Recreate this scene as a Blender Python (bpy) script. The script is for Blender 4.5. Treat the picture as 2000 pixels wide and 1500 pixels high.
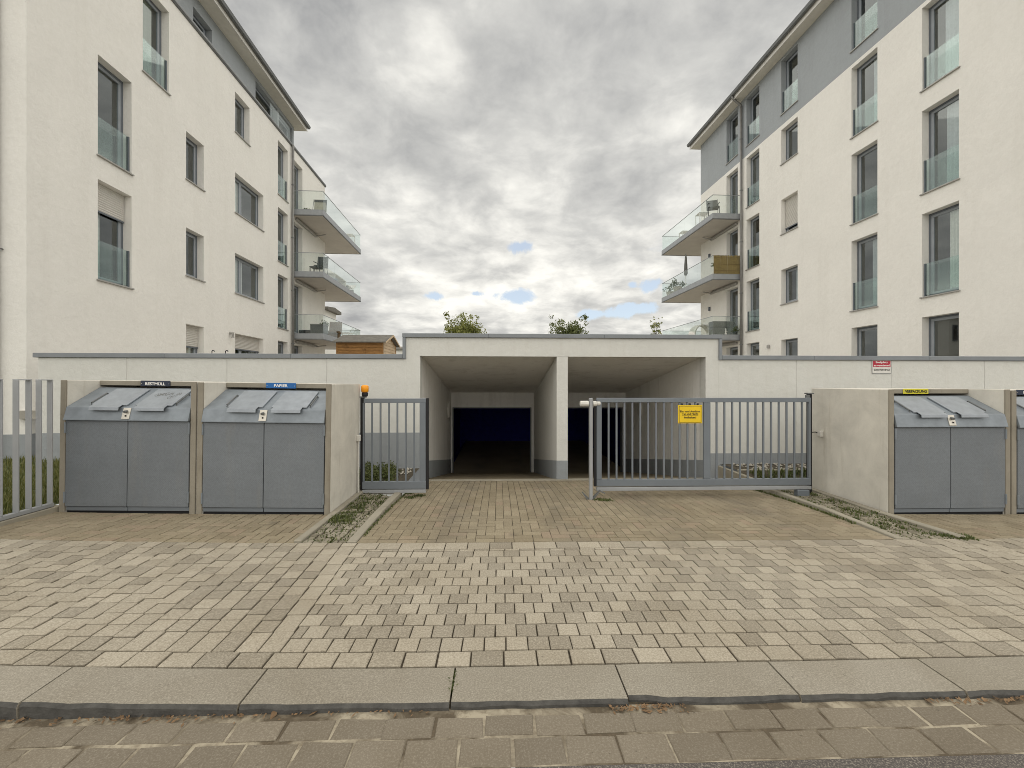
import bpy, bmesh, math, random
from mathutils import Vector, Matrix, Euler
random.seed(7)
R = math.radians
for o in list(bpy.data.objects):
    bpy.data.objects.remove(o)
SC = bpy.context.scene
C = SC.collection

# ------------------------------------------------------------------ camera
EYE = 1.63
cam_d = bpy.data.cameras.new('camera')
cam = bpy.data.objects.new('camera', cam_d)
C.objects.link(cam)
cam.location = (0, 0, EYE)
cam.rotation_euler = (R(90), 0, -0.03)
cam_d.sensor_width = 36
cam_d.lens = 842 / 2000 * 36
cam_d.shift_y = -0.001
cam_d.clip_start = 0.05
cam_d.clip_end = 3000
SC.camera = cam

# ------------------------------------------------------------------ sky and sun
CLK = 6.0
SUN_EL, SUN_AZ = R(74), R(190)          # azimuth measured clockwise from +Y: behind the viewer
world = bpy.data.worlds.new('World')
SC.world = world
world.use_nodes = True
wt = world.node_tree
for n in list(wt.nodes):
    wt.nodes.remove(n)


def wn(kind, **kw):
    n = wt.nodes.new(kind)
    for k, v in kw.items():
        setattr(n, k, v)
    return n


def wmath(op, a, b=None, c=None, clamp=False):
    n = wn('ShaderNodeMath', operation=op, use_clamp=clamp)
    for i, v in enumerate((a, b, c)):
        if v is None:
            continue
        if isinstance(v, (int, float)):
            n.inputs[i].default_value = v
        else:
            wt.links.new(v, n.inputs[i])
    return n.outputs[0]


def wmap(v, a, b, c=0.0, d=1.0, smooth=True):
    n = wn('ShaderNodeMapRange')
    n.interpolation_type = 'SMOOTHSTEP' if smooth else 'LINEAR'
    wt.links.new(v, n.inputs[0])
    for i, x in enumerate((a, b, c, d)):
        n.inputs[i + 1].default_value = x
    return n.outputs[0]


def wmix(f, a, b):
    n = wn('ShaderNodeMix', data_type='RGBA')
    if isinstance(f, float):
        n.inputs[0].default_value = f
    else:
        wt.links.new(f, n.inputs[0])
    for i, v in ((6, a), (7, b)):
        if isinstance(v, tuple):
            n.inputs[i].default_value = v + (1,)
        else:
            wt.links.new(v, n.inputs[i])
    return n.outputs[2]


def wnoise(vec, scale, detail, rough, dist=0.0):
    n = wn('ShaderNodeTexNoise')
    wt.links.new(vec, n.inputs['Vector'])
    n.inputs['Scale'].default_value = scale
    n.inputs['Detail'].default_value = detail
    n.inputs['Roughness'].default_value = rough
    n.inputs['Distortion'].default_value = dist
    return n.outputs[0]


w_tc = wn('ShaderNodeTexCoord')
w_sep = wn('ShaderNodeSeparateXYZ')
wt.links.new(w_tc.outputs['Generated'], w_sep.inputs[0])
dx, dy, dz = w_sep.outputs
zc = wmath('MAXIMUM', dz, 0.0)
den = wmath('ADD', zc, 0.22)
w_uv = wn('ShaderNodeCombineXYZ')
wt.links.new(wmath('DIVIDE', dx, den), w_uv.inputs[0])
wt.links.new(wmath('DIVIDE', dy, den), w_uv.inputs[1])
uv = w_uv.outputs[0]
sky = wn('ShaderNodeTexSky')
sky.sky_type = 'NISHITA'
sky.sun_disc = False
sky.sun_elevation = SUN_EL
sky.sun_rotation = SUN_AZ
sky.air_density = 1.0
sky.dust_density = 0.6
def wblob(px, py, r, squash, warp, soft=1.0):
    """soft patch of sky round one direction (given as tangents right / up of straight ahead)"""
    u, v = (px - 1000) / 842 + 0.03, (748 - py) / 842
    d = Vector((u, 1, v)).normalized()
    a = wn('ShaderNodeVectorMath', operation='SUBTRACT')
    wt.links.new(w_tc.outputs['Generated'], a.inputs[0])
    a.inputs[1].default_value = d
    b = wn('ShaderNodeVectorMath', operation='MULTIPLY')
    wt.links.new(a.outputs[0], b.inputs[0])
    b.inputs[1].default_value = (1, 1, squash)
    l = wn('ShaderNodeVectorMath', operation='LENGTH')
    wt.links.new(b.outputs[0], l.inputs[0])
    rr = r / 842
    dist = wmath('ADD', l.outputs['Value'], wmath('MULTIPLY', warp, rr * 5.0))
    return wmap(dist, rr * (1 + soft), rr * (1 - soft * 0.6), 0.0, 1.0)


def wsum(xs):
    o = xs[0]
    for x in xs[1:]:
        o = wmath('ADD', o, x)
    return o


big = wnoise(uv, 0.8, 4, 0.5, 0.4)
med = wnoise(uv, 2.0, 10, 0.56, 0.35)
fine = wnoise(uv, 5.5, 10, 0.58, 0.3)
w_dir = w_tc.outputs['Generated']
warp = wmath('SUBTRACT', wnoise(w_dir, 12.0, 8, 0.66, 0.4), 0.5)
warp2 = wmath('SUBTRACT', wnoise(w_dir, 2.6, 6, 0.6, 0.3), 0.5)
shade = wsum([wmath('MULTIPLY', big, 0.40), wmath('MULTIPLY', med, 0.40), wmath('MULTIPLY', fine, 0.36)])
shade = wmath('MULTIPLY', wmath('SUBTRACT', shade, 0.556), 3.7)
# cloud masses: darker bellies and brighter breaks
for px, py, r, sq, k in ((1080, 130, 260, 1.5, -.34), (690, 250, 170, 1.6, -.2), (900, 500, 75, 2.2, -.34), (1190, 400, 110, 2.0, -.16), (1240, 350, 80, 2.2, -.12),
                         (1010, 340, 190, 1.6, .22), (800, 130, 130, 1.4, .12), (1370, 200, 190, 1.3, .16), (900, 585, 170, 2.6, .2), (1150, 555, 180, 2.8, .16), (780, 420, 110, 2.0, .1), (690, 620, 120, 2.5, -.14)):
    shade = wmath('ADD', shade, wmath('MULTIPLY', wblob(px, py, r, sq, warp2, 0.9), k))
shade = wmap(shade, -0.55, 0.55, 0.0, 1.0, False)
cl = wn('ShaderNodeValToRGB')
cl.color_ramp.elements[0].position = 0.0
cl.color_ramp.elements[0].color = (CLK * 0.35, CLK * 0.352, CLK * 0.352, 1)
cl.color_ramp.elements[1].position = 1.0
cl.color_ramp.elements[1].color = (CLK * 0.95, CLK * 0.93, CLK * 0.865, 1)
e_ = cl.color_ramp.elements.new(0.5)
e_.color = (CLK * 0.585, CLK * 0.58, CLK * 0.555, 1)
wt.links.new(shade, cl.inputs[0])
cloud = cl.outputs[0]
gaps = [wblob(px, py, r, sq, warp, 0.55) for px, py, r, sq in ((1018, 482, 17, 2.0), (1008, 579, 29, 2.8), (845, 579, 20, 2.8), (930, 574, 11, 2.4), (1172, 612, 34, 4.2), (1278, 557, 22, 2.2), (1236, 556, 9, 1.5), (1250, 600, 30, 4.0))]
gapn = wnoise(uv, 1.9, 7, 0.6, 0.6)
gap = wmath('MULTIPLY', wmap(gapn, 0.63, 0.72), wmap(dz, 0.36, 0.1))
gap = wmath('MINIMUM', wsum([gap] + gaps), 1.0)
haze_blue = wmix(0.55, sky.outputs[0], (CLK * .66, CLK * .68, CLK * .68))
final = wmix(gap, cloud, haze_blue)
bg = wn('ShaderNodeBackground')
wt.links.new(final, bg.inputs[0])
bg.inputs[1].default_value = 0.12
wo = wn('ShaderNodeOutputWorld')
wt.links.new(bg.outputs[0], wo.inputs[0])

sun_d = bpy.data.lights.new('sun', 'SUN')
sun_d.energy = 1.5
sun_d.angle = R(150)
sun_d.color = (1.0, 0.955, 0.87)
sun = bpy.data.objects.new('sun', sun_d)
C.objects.link(sun)
sv = Vector((math.sin(SUN_AZ) * math.cos(SUN_EL), math.cos(SUN_AZ) * math.cos(SUN_EL), math.sin(SUN_EL)))
sun.rotation_euler = sv.to_track_quat('Z', 'Y').to_euler()
sun.location = sv * 60

vs = SC.view_settings
vs.view_transform = 'Standard'
vs.look = 'None'
vs.exposure = 0.66
vs.gamma = 1
vs.use_curve_mapping = False
SC.cycles.filter_width = 0.9
SC.cycles.max_bounces = 8
SC.cycles.diffuse_bounces = 6
SC.cycles.transparent_max_bounces = 16


# ------------------------------------------------------------------ materials
def new_mat(name):
    m = bpy.data.materials.new(name)
    m.use_nodes = True
    nt = m.node_tree
    for n in list(nt.nodes):
        nt.nodes.remove(n)
    return m, nt


class NT:
    def __init__(s, name):
        s.m, s.nt = new_mat(name)
        s.out = s.n('ShaderNodeOutputMaterial')

    def n(s, kind, **kw):
        x = s.nt.nodes.new(kind)
        for k, v in kw.items():
            setattr(x, k, v)
        return x

    def link(s, a, b):
        s.nt.links.new(a, b)

    def put(s, sock, v):
        if isinstance(v, (int, float)):
            sock.default_value = v
        elif isinstance(v, tuple):
            sock.default_value = v + (1,) if len(v) == 3 and sock.type == 'RGBA' else v
        else:
            s.link(v, sock)

    def coord(s, which='Object', scale=(1, 1, 1)):
        tc = s.n('ShaderNodeTexCoord')
        mp = s.n('ShaderNodeMapping')
        mp.inputs['Scale'].default_value = scale
        s.link(tc.outputs[which], mp.inputs[0])
        return mp.outputs[0]

    def pos(s, scale=(1, 1, 1)):
        g = s.n('ShaderNodeNewGeometry')
        mp = s.n('ShaderNodeMapping')
        mp.inputs['Scale'].default_value = scale
        s.link(g.outputs['Position'], mp.inputs[0])
        return mp.outputs[0]

    def noise(s, vec, scale, detail=4, rough=0.55, dist=0.0):
        x = s.n('ShaderNodeTexNoise')
        s.link(vec, x.inputs['Vector'])
        x.inputs['Scale'].default_value = scale
        x.inputs['Detail'].default_value = detail
        x.inputs['Roughness'].default_value = rough
        x.inputs['Distortion'].default_value = dist
        return x.outputs[0]

    def math(s, op, a, b=None, clamp=False):
        x = s.n('ShaderNodeMath', operation=op, use_clamp=clamp)
        s.put(x.inputs[0], a)
        if b is not None:
            s.put(x.inputs[1], b)
        return x.outputs[0]

    def rng(s, v, a, b, c=0.0, d=1.0):
        x = s.n('ShaderNodeMapRange')
        s.put(x.inputs[0], v)
        for i, k in enumerate((a, b, c, d)):
            x.inputs[i + 1].default_value = k
        return x.outputs[0]

    def mix(s, f, a, b, mode='MIX'):
        x = s.n('ShaderNodeMix', data_type='RGBA', blend_type=mode)
        s.put(x.inputs[0], f)
        s.put(x.inputs[6], a)
        s.put(x.inputs[7], b)
        return x.outputs[2]

    def ramp(s, v, stops, mode='LINEAR'):
        x = s.n('ShaderNodeValToRGB')
        cr = x.color_ramp
        cr.interpolation = mode
        while len(cr.elements) < len(stops):
            cr.elements.new(0.5)
        for e, (p, c) in zip(cr.elements, stops):
            e.position = p
            e.color = c + (1,)
        s.put(x.inputs[0], v)
        return x.outputs[0]

    def bsdf(s, col, rough=0.7, metal=0.0, spec=0.4, bump=None, bstr=0.3, bdist=0.01):
        b = s.n('ShaderNodeBsdfPrincipled')
        s.put(b.inputs['Base Color'], col)
        s.put(b.inputs['Roughness'], rough)
        b.inputs['Metallic'].default_value = metal
        b.inputs['Specular IOR Level'].default_value = spec
        if bump is not None:
            bp = s.n('ShaderNodeBump')
            bp.inputs['Strength'].default_value = bstr
            bp.inputs['Distance'].default_value = bdist
            s.link(bump, bp.inputs['Height'])
            s.link(bp.outputs[0], b.inputs['Normal'])
        s.link(b.outputs[0], s.out.inputs[0])
        return s.m


def plain(name, col, rough=0.6, metal=0.0, var=0.08, scale=6.0, bstr=0.0, bscale=60, spec=0.4):
    t = NT(name)
    p = t.pos()
    a = t.noise(p, scale, 5, 0.6)
    c = t.mix(t.rng(a, 0.3, 0.7), tuple(max(0, x * (1 - var)) for x in col), tuple(min(1, x * (1 + var)) for x in col))
    if bstr:
        return t.bsdf(c, rough, metal, spec, t.noise(p, bscale, 4, 0.6), bstr, 0.01)
    return t.bsdf(c, rough, metal, spec)


def render_mat(name, col, stain=(0.5, 0.46, 0.38), amount=0.25, grain=140):
    """wall render: fine grain relief, faint clouds and a few streaks below ledges"""
    t = NT(name)
    p = t.pos()
    a = t.noise(p, 0.7, 6, 0.62, 0.5)
    st = t.noise(t.pos((2.2, 2.2, 0.22)), 1.0, 6, 0.65)
    c = t.mix(t.rng(a, 0.3, 0.75), col, tuple(x * 0.93 for x in col))
    c = t.mix(t.math('MULTIPLY', t.rng(st, 0.52, 0.8), amount), c, stain)
    s2 = t.noise(t.pos((11, 11, 0.28)), 1.0, 5, 0.7)
    c = t.mix(t.math('MULTIPLY', t.rng(s2, 0.60, 0.8), amount * 0.8), c, stain)
    tw = t.noise(p, 9.0, 8, 0.7, 0.6)
    c = t.mix(t.math('MULTIPLY', t.rng(tw, 0.38, 0.66), 0.34), c, t.mix(1.0, c, (0.86, 0.855, 0.84), 'MULTIPLY'))
    g = t.noise(p, grain, 3, 0.7)
    g2 = t.noise(p, 5, 4, 0.6)
    h = t.math('ADD', g, t.math('ADD', t.math('MULTIPLY', g2, 2.0), t.math('MULTIPLY', tw, 1.5)))
    return t.bsdf(c, 0.9, 0, 0.2, h, 0.4, 0.015)


def concrete_mat(name, col, streak=0.5):
    t = NT(name)
    p = t.pos()
    a = t.noise(p, 2.2, 8, 0.65, 0.4)
    b = t.noise(t.pos((9, 9, 0.7)), 1.0, 6, 0.7)
    f = t.noise(p, 55, 3, 0.7)
    c = t.mix(t.rng(a, 0.32, 0.7), tuple(x * 0.82 for x in col), tuple(x * 1.08 for x in col))
    c = t.mix(t.math('MULTIPLY', t.rng(b, 0.56, 0.75), streak), c, (col[0] * 0.52, col[1] * 0.47, col[2] * 0.38))
    c = t.mix(t.math('MULTIPLY', t.rng(f, 0.62, 0.75), 0.35), c, tuple(x * 0.55 for x in col))
    return t.bsdf(c, 0.88, 0, 0.25, t.math('ADD', t.math('MULTIPLY', a, 2), f), 0.3, 0.006)


def paver_mat(name, stops, attr=False, speck=0.3, grain=170, tint=(0.09, 0.07, 0.05), bstr=0.4, tyres=()):
    """stones: one tone per stone, with grain, pores and soft dirt"""
    t = NT(name)
    p = t.pos()
    if attr:
        at = t.n('ShaderNodeAttribute', attribute_name='tone')
        r = at.outputs['Fac']
    else:
        r = t.n('ShaderNodeObjectInfo').outputs['Random']
    c = t.ramp(r, stops)
    f = t.noise(p, grain, 3, 0.75)
    g = t.noise(p, grain * 0.3, 4, 0.7)
    d = t.noise(p, 1.1, 6, 0.6, 0.4)
    c = t.mix(t.math('MULTIPLY', t.rng(f, 0.45, 0.72), speck), c, tint)
    c = t.mix(t.math('MULTIPLY', t.rng(f, 0.5, 0.3), speck * 0.8), c, (0.62, 0.57, 0.47))
    c = t.mix(t.math('MULTIPLY', t.rng(g, 0.66, 0.72), 0.55), c, (0.06, 0.05, 0.04))
    c = t.mix(t.math('MULTIPLY', t.rng(d, 0.42, 0.72), 0.5), c, t.mix(1.0, c, (0.66, 0.615, 0.54), 'MULTIPLY'))
    if tyres:      # grey rubber and oil film where wheels roll, broken up by noise
        sx = t.n('ShaderNodeSeparateXYZ')
        t.link(p, sx.inputs[0])
        xw = t.math('ADD', sx.outputs[0], t.math('MULTIPLY', t.math('SUBTRACT', d, 0.5), 0.9))
        tot = None
        for x_, w_ in tyres:
            k = t.math('SUBTRACT', 1.0, t.math('DIVIDE', t.math('ABSOLUTE', t.math('SUBTRACT', xw, x_)), w_), True)
            tot = k if tot is None else t.math('MAXIMUM', tot, k)
        q = t.noise(p, 2.3, 5, 0.6)
        tot = t.math('MULTIPLY', t.math('MULTIPLY', tot, t.rng(q, 0.3, 0.65)), 0.5)
        c = t.mix(tot, c, (0.13, 0.115, 0.095))
        oil = t.noise(p, 1.7, 4, 0.5, 0.3)
        c = t.mix(t.math('MULTIPLY', t.rng(oil, 0.66, 0.74), 0.4), c, (0.06, 0.055, 0.05))
    return t.bsdf(c, 0.9, 0, 0.2, t.math('ADD', f, g), bstr, 0.004)


M = {}
M['white_wall'] = render_mat('white_render', (0.835, 0.815, 0.77), amount=0.12)
M['garage_wall'] = render_mat('pale_render', (0.68, 0.675, 0.635), amount=0.25)
M['grey_wall'] = render_mat('grey_render', (0.365, 0.39, 0.41), (0.2, 0.2, 0.2), 0.2)
M['plinth'] = render_mat('plinth_render', (0.32, 0.34, 0.355), (0.16, 0.15, 0.13), 0.4)
M['tunnel_wall'] = render_mat('tunnel_render', (0.87, 0.85, 0.81), (0.25, 0.22, 0.18), 0.4)
M['soffit'] = plain('white_soffit', (0.68, 0.65, 0.58), 0.8, var=0.05)
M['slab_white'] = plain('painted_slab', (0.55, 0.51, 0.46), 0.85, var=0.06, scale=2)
M['fascia'] = plain('zinc_fascia', (0.33, 0.345, 0.36), 0.5, 0.3, 0.08)
M['zinc_dark'] = plain('dark_zinc', (0.16, 0.165, 0.165), 0.5, 0.4, 0.12)
M['coping'] = plain('coping_sheet', (0.22, 0.235, 0.25), 0.5, 0.25, 0.1, 3)
M['frame'] = plain('anthracite_frame', (0.12, 0.135, 0.155), 0.4, 0.0, 0.06)
M['sash'] = plain('grey_sash', (0.29, 0.315, 0.345), 0.4, 0.0, 0.06)
M['sill'] = plain('sill_sheet', (0.36, 0.35, 0.33), 0.45, 0.3, 0.1)
M['pipe'] = plain('zinc_pipe', (0.20, 0.195, 0.185), 0.45, 0.35, 0.15)
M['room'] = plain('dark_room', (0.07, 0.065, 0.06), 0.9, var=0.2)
M['curtain_dim'] = plain('grey_curtain_cloth', (0.55, 0.57, 0.58), 0.9, var=0.1, scale=14)  # grey cloth standing in for the sky reflection on the panes
M['curtain'] = plain('curtain_cloth', (0.84, 0.82, 0.77), 0.9, var=0.1, scale=14)  # real curtains, and bright pane reflections imitated in cloth
M['curtain_green'] = plain('green_curtain_cloth', (0.25, 0.27, 0.2), 0.9, var=0.1, scale=14)
M['shutter'] = plain('shutter_slat', (0.55, 0.53, 0.49), 0.6, var=0.05)
M['concrete'] = concrete_mat('precast_concrete', (0.66, 0.63, 0.56), 0.4)
M['concrete_edge'] = concrete_mat('concrete_edge', (0.29, 0.262, 0.212), 0.5)
M['kerbing'] = concrete_mat('concrete_edging', (0.32, 0.292, 0.232), 0.6)
M['deck'] = plain('deck_paving', (0.34, 0.32, 0.28), 0.9, var=0.15)
M['earth'] = plain('joint_sand', (0.06, 0.048, 0.032), 0.95, var=0.35, scale=30)
M['sand'] = plain('sand_joint', (0.17, 0.14, 0.095), 0.95, var=0.3, scale=20)
M['kerb_face'] = plain('dirty_kerb_face', (0.075, 0.072, 0.066), 0.9, var=0.35, scale=14, bstr=0.5)  # kerb front: dirt, with shade put into the colour too
_t = NT('patchy_mortar')
_p = _t.pos()
_f = _t.noise(_p, 3.2, 5, 0.65, 0.6)
_g = _t.noise(_p, 40, 4, 0.65)
_c = _t.mix(_t.rng(_f, 0.42, 0.60), (0.10, 0.08, 0.055), (0.37, 0.325, 0.245))
_c = _t.mix(_t.math('MULTIPLY', _t.rng(_g, 0.5, 0.7), 0.6), _c, (0.16, 0.125, 0.085))
M['mortar'] = _t.bsdf(_c, 0.95, 0, 0.2, _g, 0.5, 0.01)
M['soil'] = plain('bed_soil', (0.075, 0.062, 0.042), 0.95, var=0.4, scale=20, bstr=0.6)
M['ground'] = plain('far_ground', (0.16, 0.16, 0.12), 0.95, var=0.3, scale=0.3)
M['turf'] = plain('turf_soil', (0.085, 0.095, 0.04), 0.95, var=0.4, scale=6, bstr=0.5)
M['black'] = plain('black_rubber', (0.012, 0.012, 0.014), 0.6, var=0.1)
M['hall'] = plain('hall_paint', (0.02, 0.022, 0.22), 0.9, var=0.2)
M['white_plastic'] = plain('white_plastic', (0.62, 0.60, 0.55), 0.45, var=0.06)
M['steel_light'] = plain('lock_steel', (0.55, 0.52, 0.46), 0.35, 0.5, 0.1, 20)
M['amber'] = plain('amber_lens', (0.95, 0.36, 0.015), 0.25, var=0.1)
M['gate'] = plain('gate_paint', (0.17, 0.19, 0.212), 0.42, 0.1, 0.07, 3)
M['gate_light'] = plain('galvanised_paint', (0.34, 0.35, 0.36), 0.42, 0.2, 0.08, 3)
M['ink'] = plain('black_ink', (0.015, 0.013, 0.012), 0.5, var=0.0)
M['white_ink'] = plain('white_ink', (0.80, 0.78, 0.74), 0.5, var=0.0)
M['yellow'] = plain('yellow_sign_face', (0.78, 0.53, 0.015), 0.45, var=0.05)
M['sign_white'] = plain('sign_white_face', (0.68, 0.66, 0.62), 0.45, var=0.05)
M['sign_red'] = plain('sign_red_face', (0.42, 0.022, 0.045), 0.45, var=0.05)
M['sign_blue'] = plain('sign_blue_face', (0.015, 0.12, 0.36), 0.45, var=0.05)
M['sign_navy'] = plain('sign_navy_face', (0.022, 0.03, 0.055), 0.45, var=0.05)
M['sign_yellow'] = plain('sign_yellow_face', (0.62, 0.55, 0.03), 0.45, var=0.05)
M['wicker'] = plain('brown_wicker', (0.13, 0.085, 0.045), 0.85, var=0.4, scale=60)
M['reed'] = plain('reed_mat', (0.24, 0.185, 0.075), 0.85, var=0.55, scale=22)
M['dark_plastic'] = plain('dark_plastic', (0.05, 0.055, 0.055), 0.6, var=0.15)
M['cloth_beige'] = plain('beige_cloth', (0.38, 0.36, 0.30), 0.9, var=0.1)
M['cloth_red'] = plain('rust_cloth', (0.22, 0.075, 0.05), 0.9, var=0.15)
M['white_paint'] = plain('white_paint', (0.72, 0.70, 0.66), 0.5, var=0.04)
M['roof_felt'] = plain('roof_felt', (0.17, 0.16, 0.14), 0.9, var=0.2, bstr=0.4)
M['bark'] = plain('bark', (0.10, 0.08, 0.055), 0.95, var=0.3, scale=20, bstr=0.6)
M['tin'] = plain('grey_screen', (0.13, 0.13, 0.12), 0.7, var=0.15)
M['pebble'] = plain('pale_pebble', (0.36, 0.335, 0.285), 0.85, var=0.3, scale=18)
M['dead_leaf'] = plain('dead_leaf', (0.17, 0.105, 0.055), 0.9, var=0.6, scale=12)


def wood_mat(name, a, b):
    t = NT(name)
    p = t.pos((0.9, 0.9, 9))
    w = t.noise(p, 3.0, 6, 0.6, 1.2)
    k = t.noise(t.pos(), 4.0, 3, 0.5)
    c = t.mix(t.rng(w, 0.35, 0.65), a, b)
    c = t.mix(t.math('MULTIPLY', t.rng(k, 0.62, 0.75), 0.5), c, tuple(x * 0.35 for x in a))
    return t.bsdf(c, 0.75, 0, 0.3, w, 0.3, 0.01)


M['wood'] = wood_mat('shed_board', (0.19, 0.095, 0.03), (0.36, 0.19, 0.065))
M['wood_pale'] = wood_mat('pale_gable_board', (0.50, 0.37, 0.24), (0.62, 0.49, 0.34))


def leaf_mat(name, a, b):
    t = NT(name)
    r = t.n('ShaderNodeAttribute', attribute_name='tone').outputs['Fac']
    c = t.mix(r, a, b)
    d = t.n('ShaderNodeBsdfPrincipled')
    t.put(d.inputs['Base Color'], c)
    d.inputs['Roughness'].default_value = 0.6
    tr = t.n('ShaderNodeBsdfTranslucent')
    t.put(tr.inputs[0], c)
    mx = t.n('ShaderNodeMixShader')
    mx.inputs[0].default_value = 0.3
    t.link(d.outputs[0], mx.inputs[1])
    t.link(tr.outputs[0], mx.inputs[2])
    t.link(mx.outputs[0], t.out.inputs[0])
    return t.m


M['leaf_yellow'] = leaf_mat('birch_leaf', (0.13, 0.155, 0.035), (0.30, 0.30, 0.09))
M['leaf_dark'] = leaf_mat('maple_leaf', (0.065, 0.09, 0.025), (0.17, 0.185, 0.06))
M['grass'] = leaf_mat('grass_blade', (0.075, 0.095, 0.02), (0.20, 0.195, 0.06))
M['weed'] = leaf_mat('weed_leaf', (0.05, 0.075, 0.018), (0.15, 0.165, 0.05))
M['potplant'] = leaf_mat('pot_plant_leaf', (0.04, 0.07, 0.02), (0.13, 0.16, 0.06))


def glass_mat(name, tint, base=0.12, boost=1.0, rough=0.02):
    """window and balcony glass: tinted see-through with mirror reflection growing at grazing angles"""
    t = NT(name)
    fr = t.n('ShaderNodeLayerWeight')
    fr.inputs[0].default_value = 0.5
    f = t.math('POWER', fr.outputs['Facing'], 5.0)
    f = t.math('MINIMUM', t.math('ADD', t.math('MULTIPLY', f, boost), base), 1.0)
    tr = t.n('ShaderNodeBsdfTransparent')
    tr.inputs[0].default_value = tint + (1,)
    gl = t.n('ShaderNodeBsdfGlossy')
    gl.inputs['Roughness'].default_value = rough
    gl.inputs[0].default_value = (0.92, 0.97, 0.96, 1)
    mx = t.n('ShaderNodeMixShader')
    t.link(f, mx.inputs[0])
    t.link(tr.outputs[0], mx.inputs[1])
    t.link(gl.outputs[0], mx.inputs[2])
    t.link(mx.outputs[0], t.out.inputs[0])
    return t.m


M['pane'] = glass_mat('window_pane', (0.74, 0.80, 0.80), 0.17, 1.0)
M['guard'] = glass_mat('guard_glass', (0.86, 0.925, 0.905), 0.11, 0.9)
M['balcony_glass'] = glass_mat('balcony_glass', (0.955, 0.98, 0.972), 0.05, 0.7)


def perforated(name, col):
    """sheet steel pressed with rows of tiny slots"""
    t = NT(name)
    v = t.coord('Object', (1, 1, 1))
    sx = t.n('ShaderNodeSeparateXYZ')
    t.link(v, sx.inputs[0])
    # slots 16 mm by 9 mm, every other row shifted
    row = t.math('FLOOR', t.math('DIVIDE', sx.outputs[2], 0.011))
    odd = t.math('MODULO', row, 2.0)
    xs = t.math('FRACT', t.math('ADD', t.math('DIVIDE', sx.outputs[0], 0.024), t.math('MULTIPLY', odd, 0.5)))
    zs = t.math('FRACT', t.math('DIVIDE', sx.outputs[2], 0.011))
    slot = t.math('MULTIPLY', t.math('GREATER_THAN', xs, 0.45), t.math('GREATER_THAN', zs, 0.62))
    p = t.pos()
    a = t.noise(p, 2.5, 6, 0.6)
    d = t.noise(t.pos((6, 6, 0.8)), 1.0, 5, 0.65)
    c = t.mix(t.rng(a, 0.3, 0.7), tuple(x * 0.92 for x in col), tuple(x * 1.08 for x in col))
    c = t.mix(t.math('MULTIPLY', t.rng(d, 0.55, 0.8), 0.25), c, (0.30, 0.27, 0.22))
    mo = t.noise(p, 38, 4, 0.7)
    c = t.mix(t.math('MULTIPLY', t.rng(mo, 0.42, 0.62), 0.35), c, tuple(x * 0.68 for x in col))
    c = t.mix(t.math('MULTIPLY', slot, 0.2), c, (0.05, 0.055, 0.06))
    return t.bsdf(c, 0.5, 0.15, 0.4, t.math('MULTIPLY', slot, -1.0), 0.15, 0.003)


M['door_steel'] = perforated('door_steel', (0.188, 0.206, 0.225))
M['hood_steel'] = plain('hood_steel', (0.205, 0.23, 0.255), 0.38, 0.2, 0.16, 7)
M['flap_steel'] = plain('flap_steel', (0.285, 0.31, 0.34), 0.33, 0.25, 0.12, 9)

ST_SET = [(0.0, (0.275, 0.244, 0.193)), (0.28, (0.302, 0.268, 0.212)), (0.36, (0.34, 0.302, 0.238)), (0.75, (0.372, 0.331, 0.262)), (1.0, (0.405, 0.361, 0.286))]
ST_DRIVE = [(0.0, (0.232, 0.194, 0.132)), (0.5, (0.262, 0.22, 0.15)), (0.85, (0.292, 0.247, 0.17)), (1.0, (0.287, 0.225, 0.16))]
ST_GUT = [(0.0, (0.172, 0.147, 0.112)), (0.5, (0.19, 0.163, 0.124)), (1.0, (0.21, 0.18, 0.137))]
ST_COB = [(0.0, (0.17, 0.152, 0.112)), (0.5, (0.23, 0.207, 0.157)), (1.0, (0.31, 0.28, 0.22))]
ST_KERB = [(0.0, (0.27, 0.244, 0.198)), (0.5, (0.285, 0.26, 0.212)), (1.0, (0.305, 0.277, 0.228))]
for k, st, sp, gr in (('sett', ST_SET, 0.42, 85), ('drive', ST_DRIVE, 0.28, 90), ('gut', ST_GUT, 0.2, 100), ('cob', ST_COB, 0.25, 120), ('kerb', ST_KERB, 0.34, 110)):
    ty = ((-0.55, .32), (0.75, .3), (2.0, .45), (3.3, .5)) if k == 'drive' else ()
    M[k] = paver_mat(k + '_stone', st, False, sp, gr, tyres=ty)
    M[k + '_many'] = paver_mat(k + '_stone_many', st, True, sp, gr, tyres=ty)
M['asphalt'] = paver_mat('asphalt', [(0.0, (0.112, 0.10, 0.092)), (1.0, (0.112, 0.10, 0.092))], False, 0.5, 110, (0.03, 0.03, 0.03), 0.8)


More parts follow.
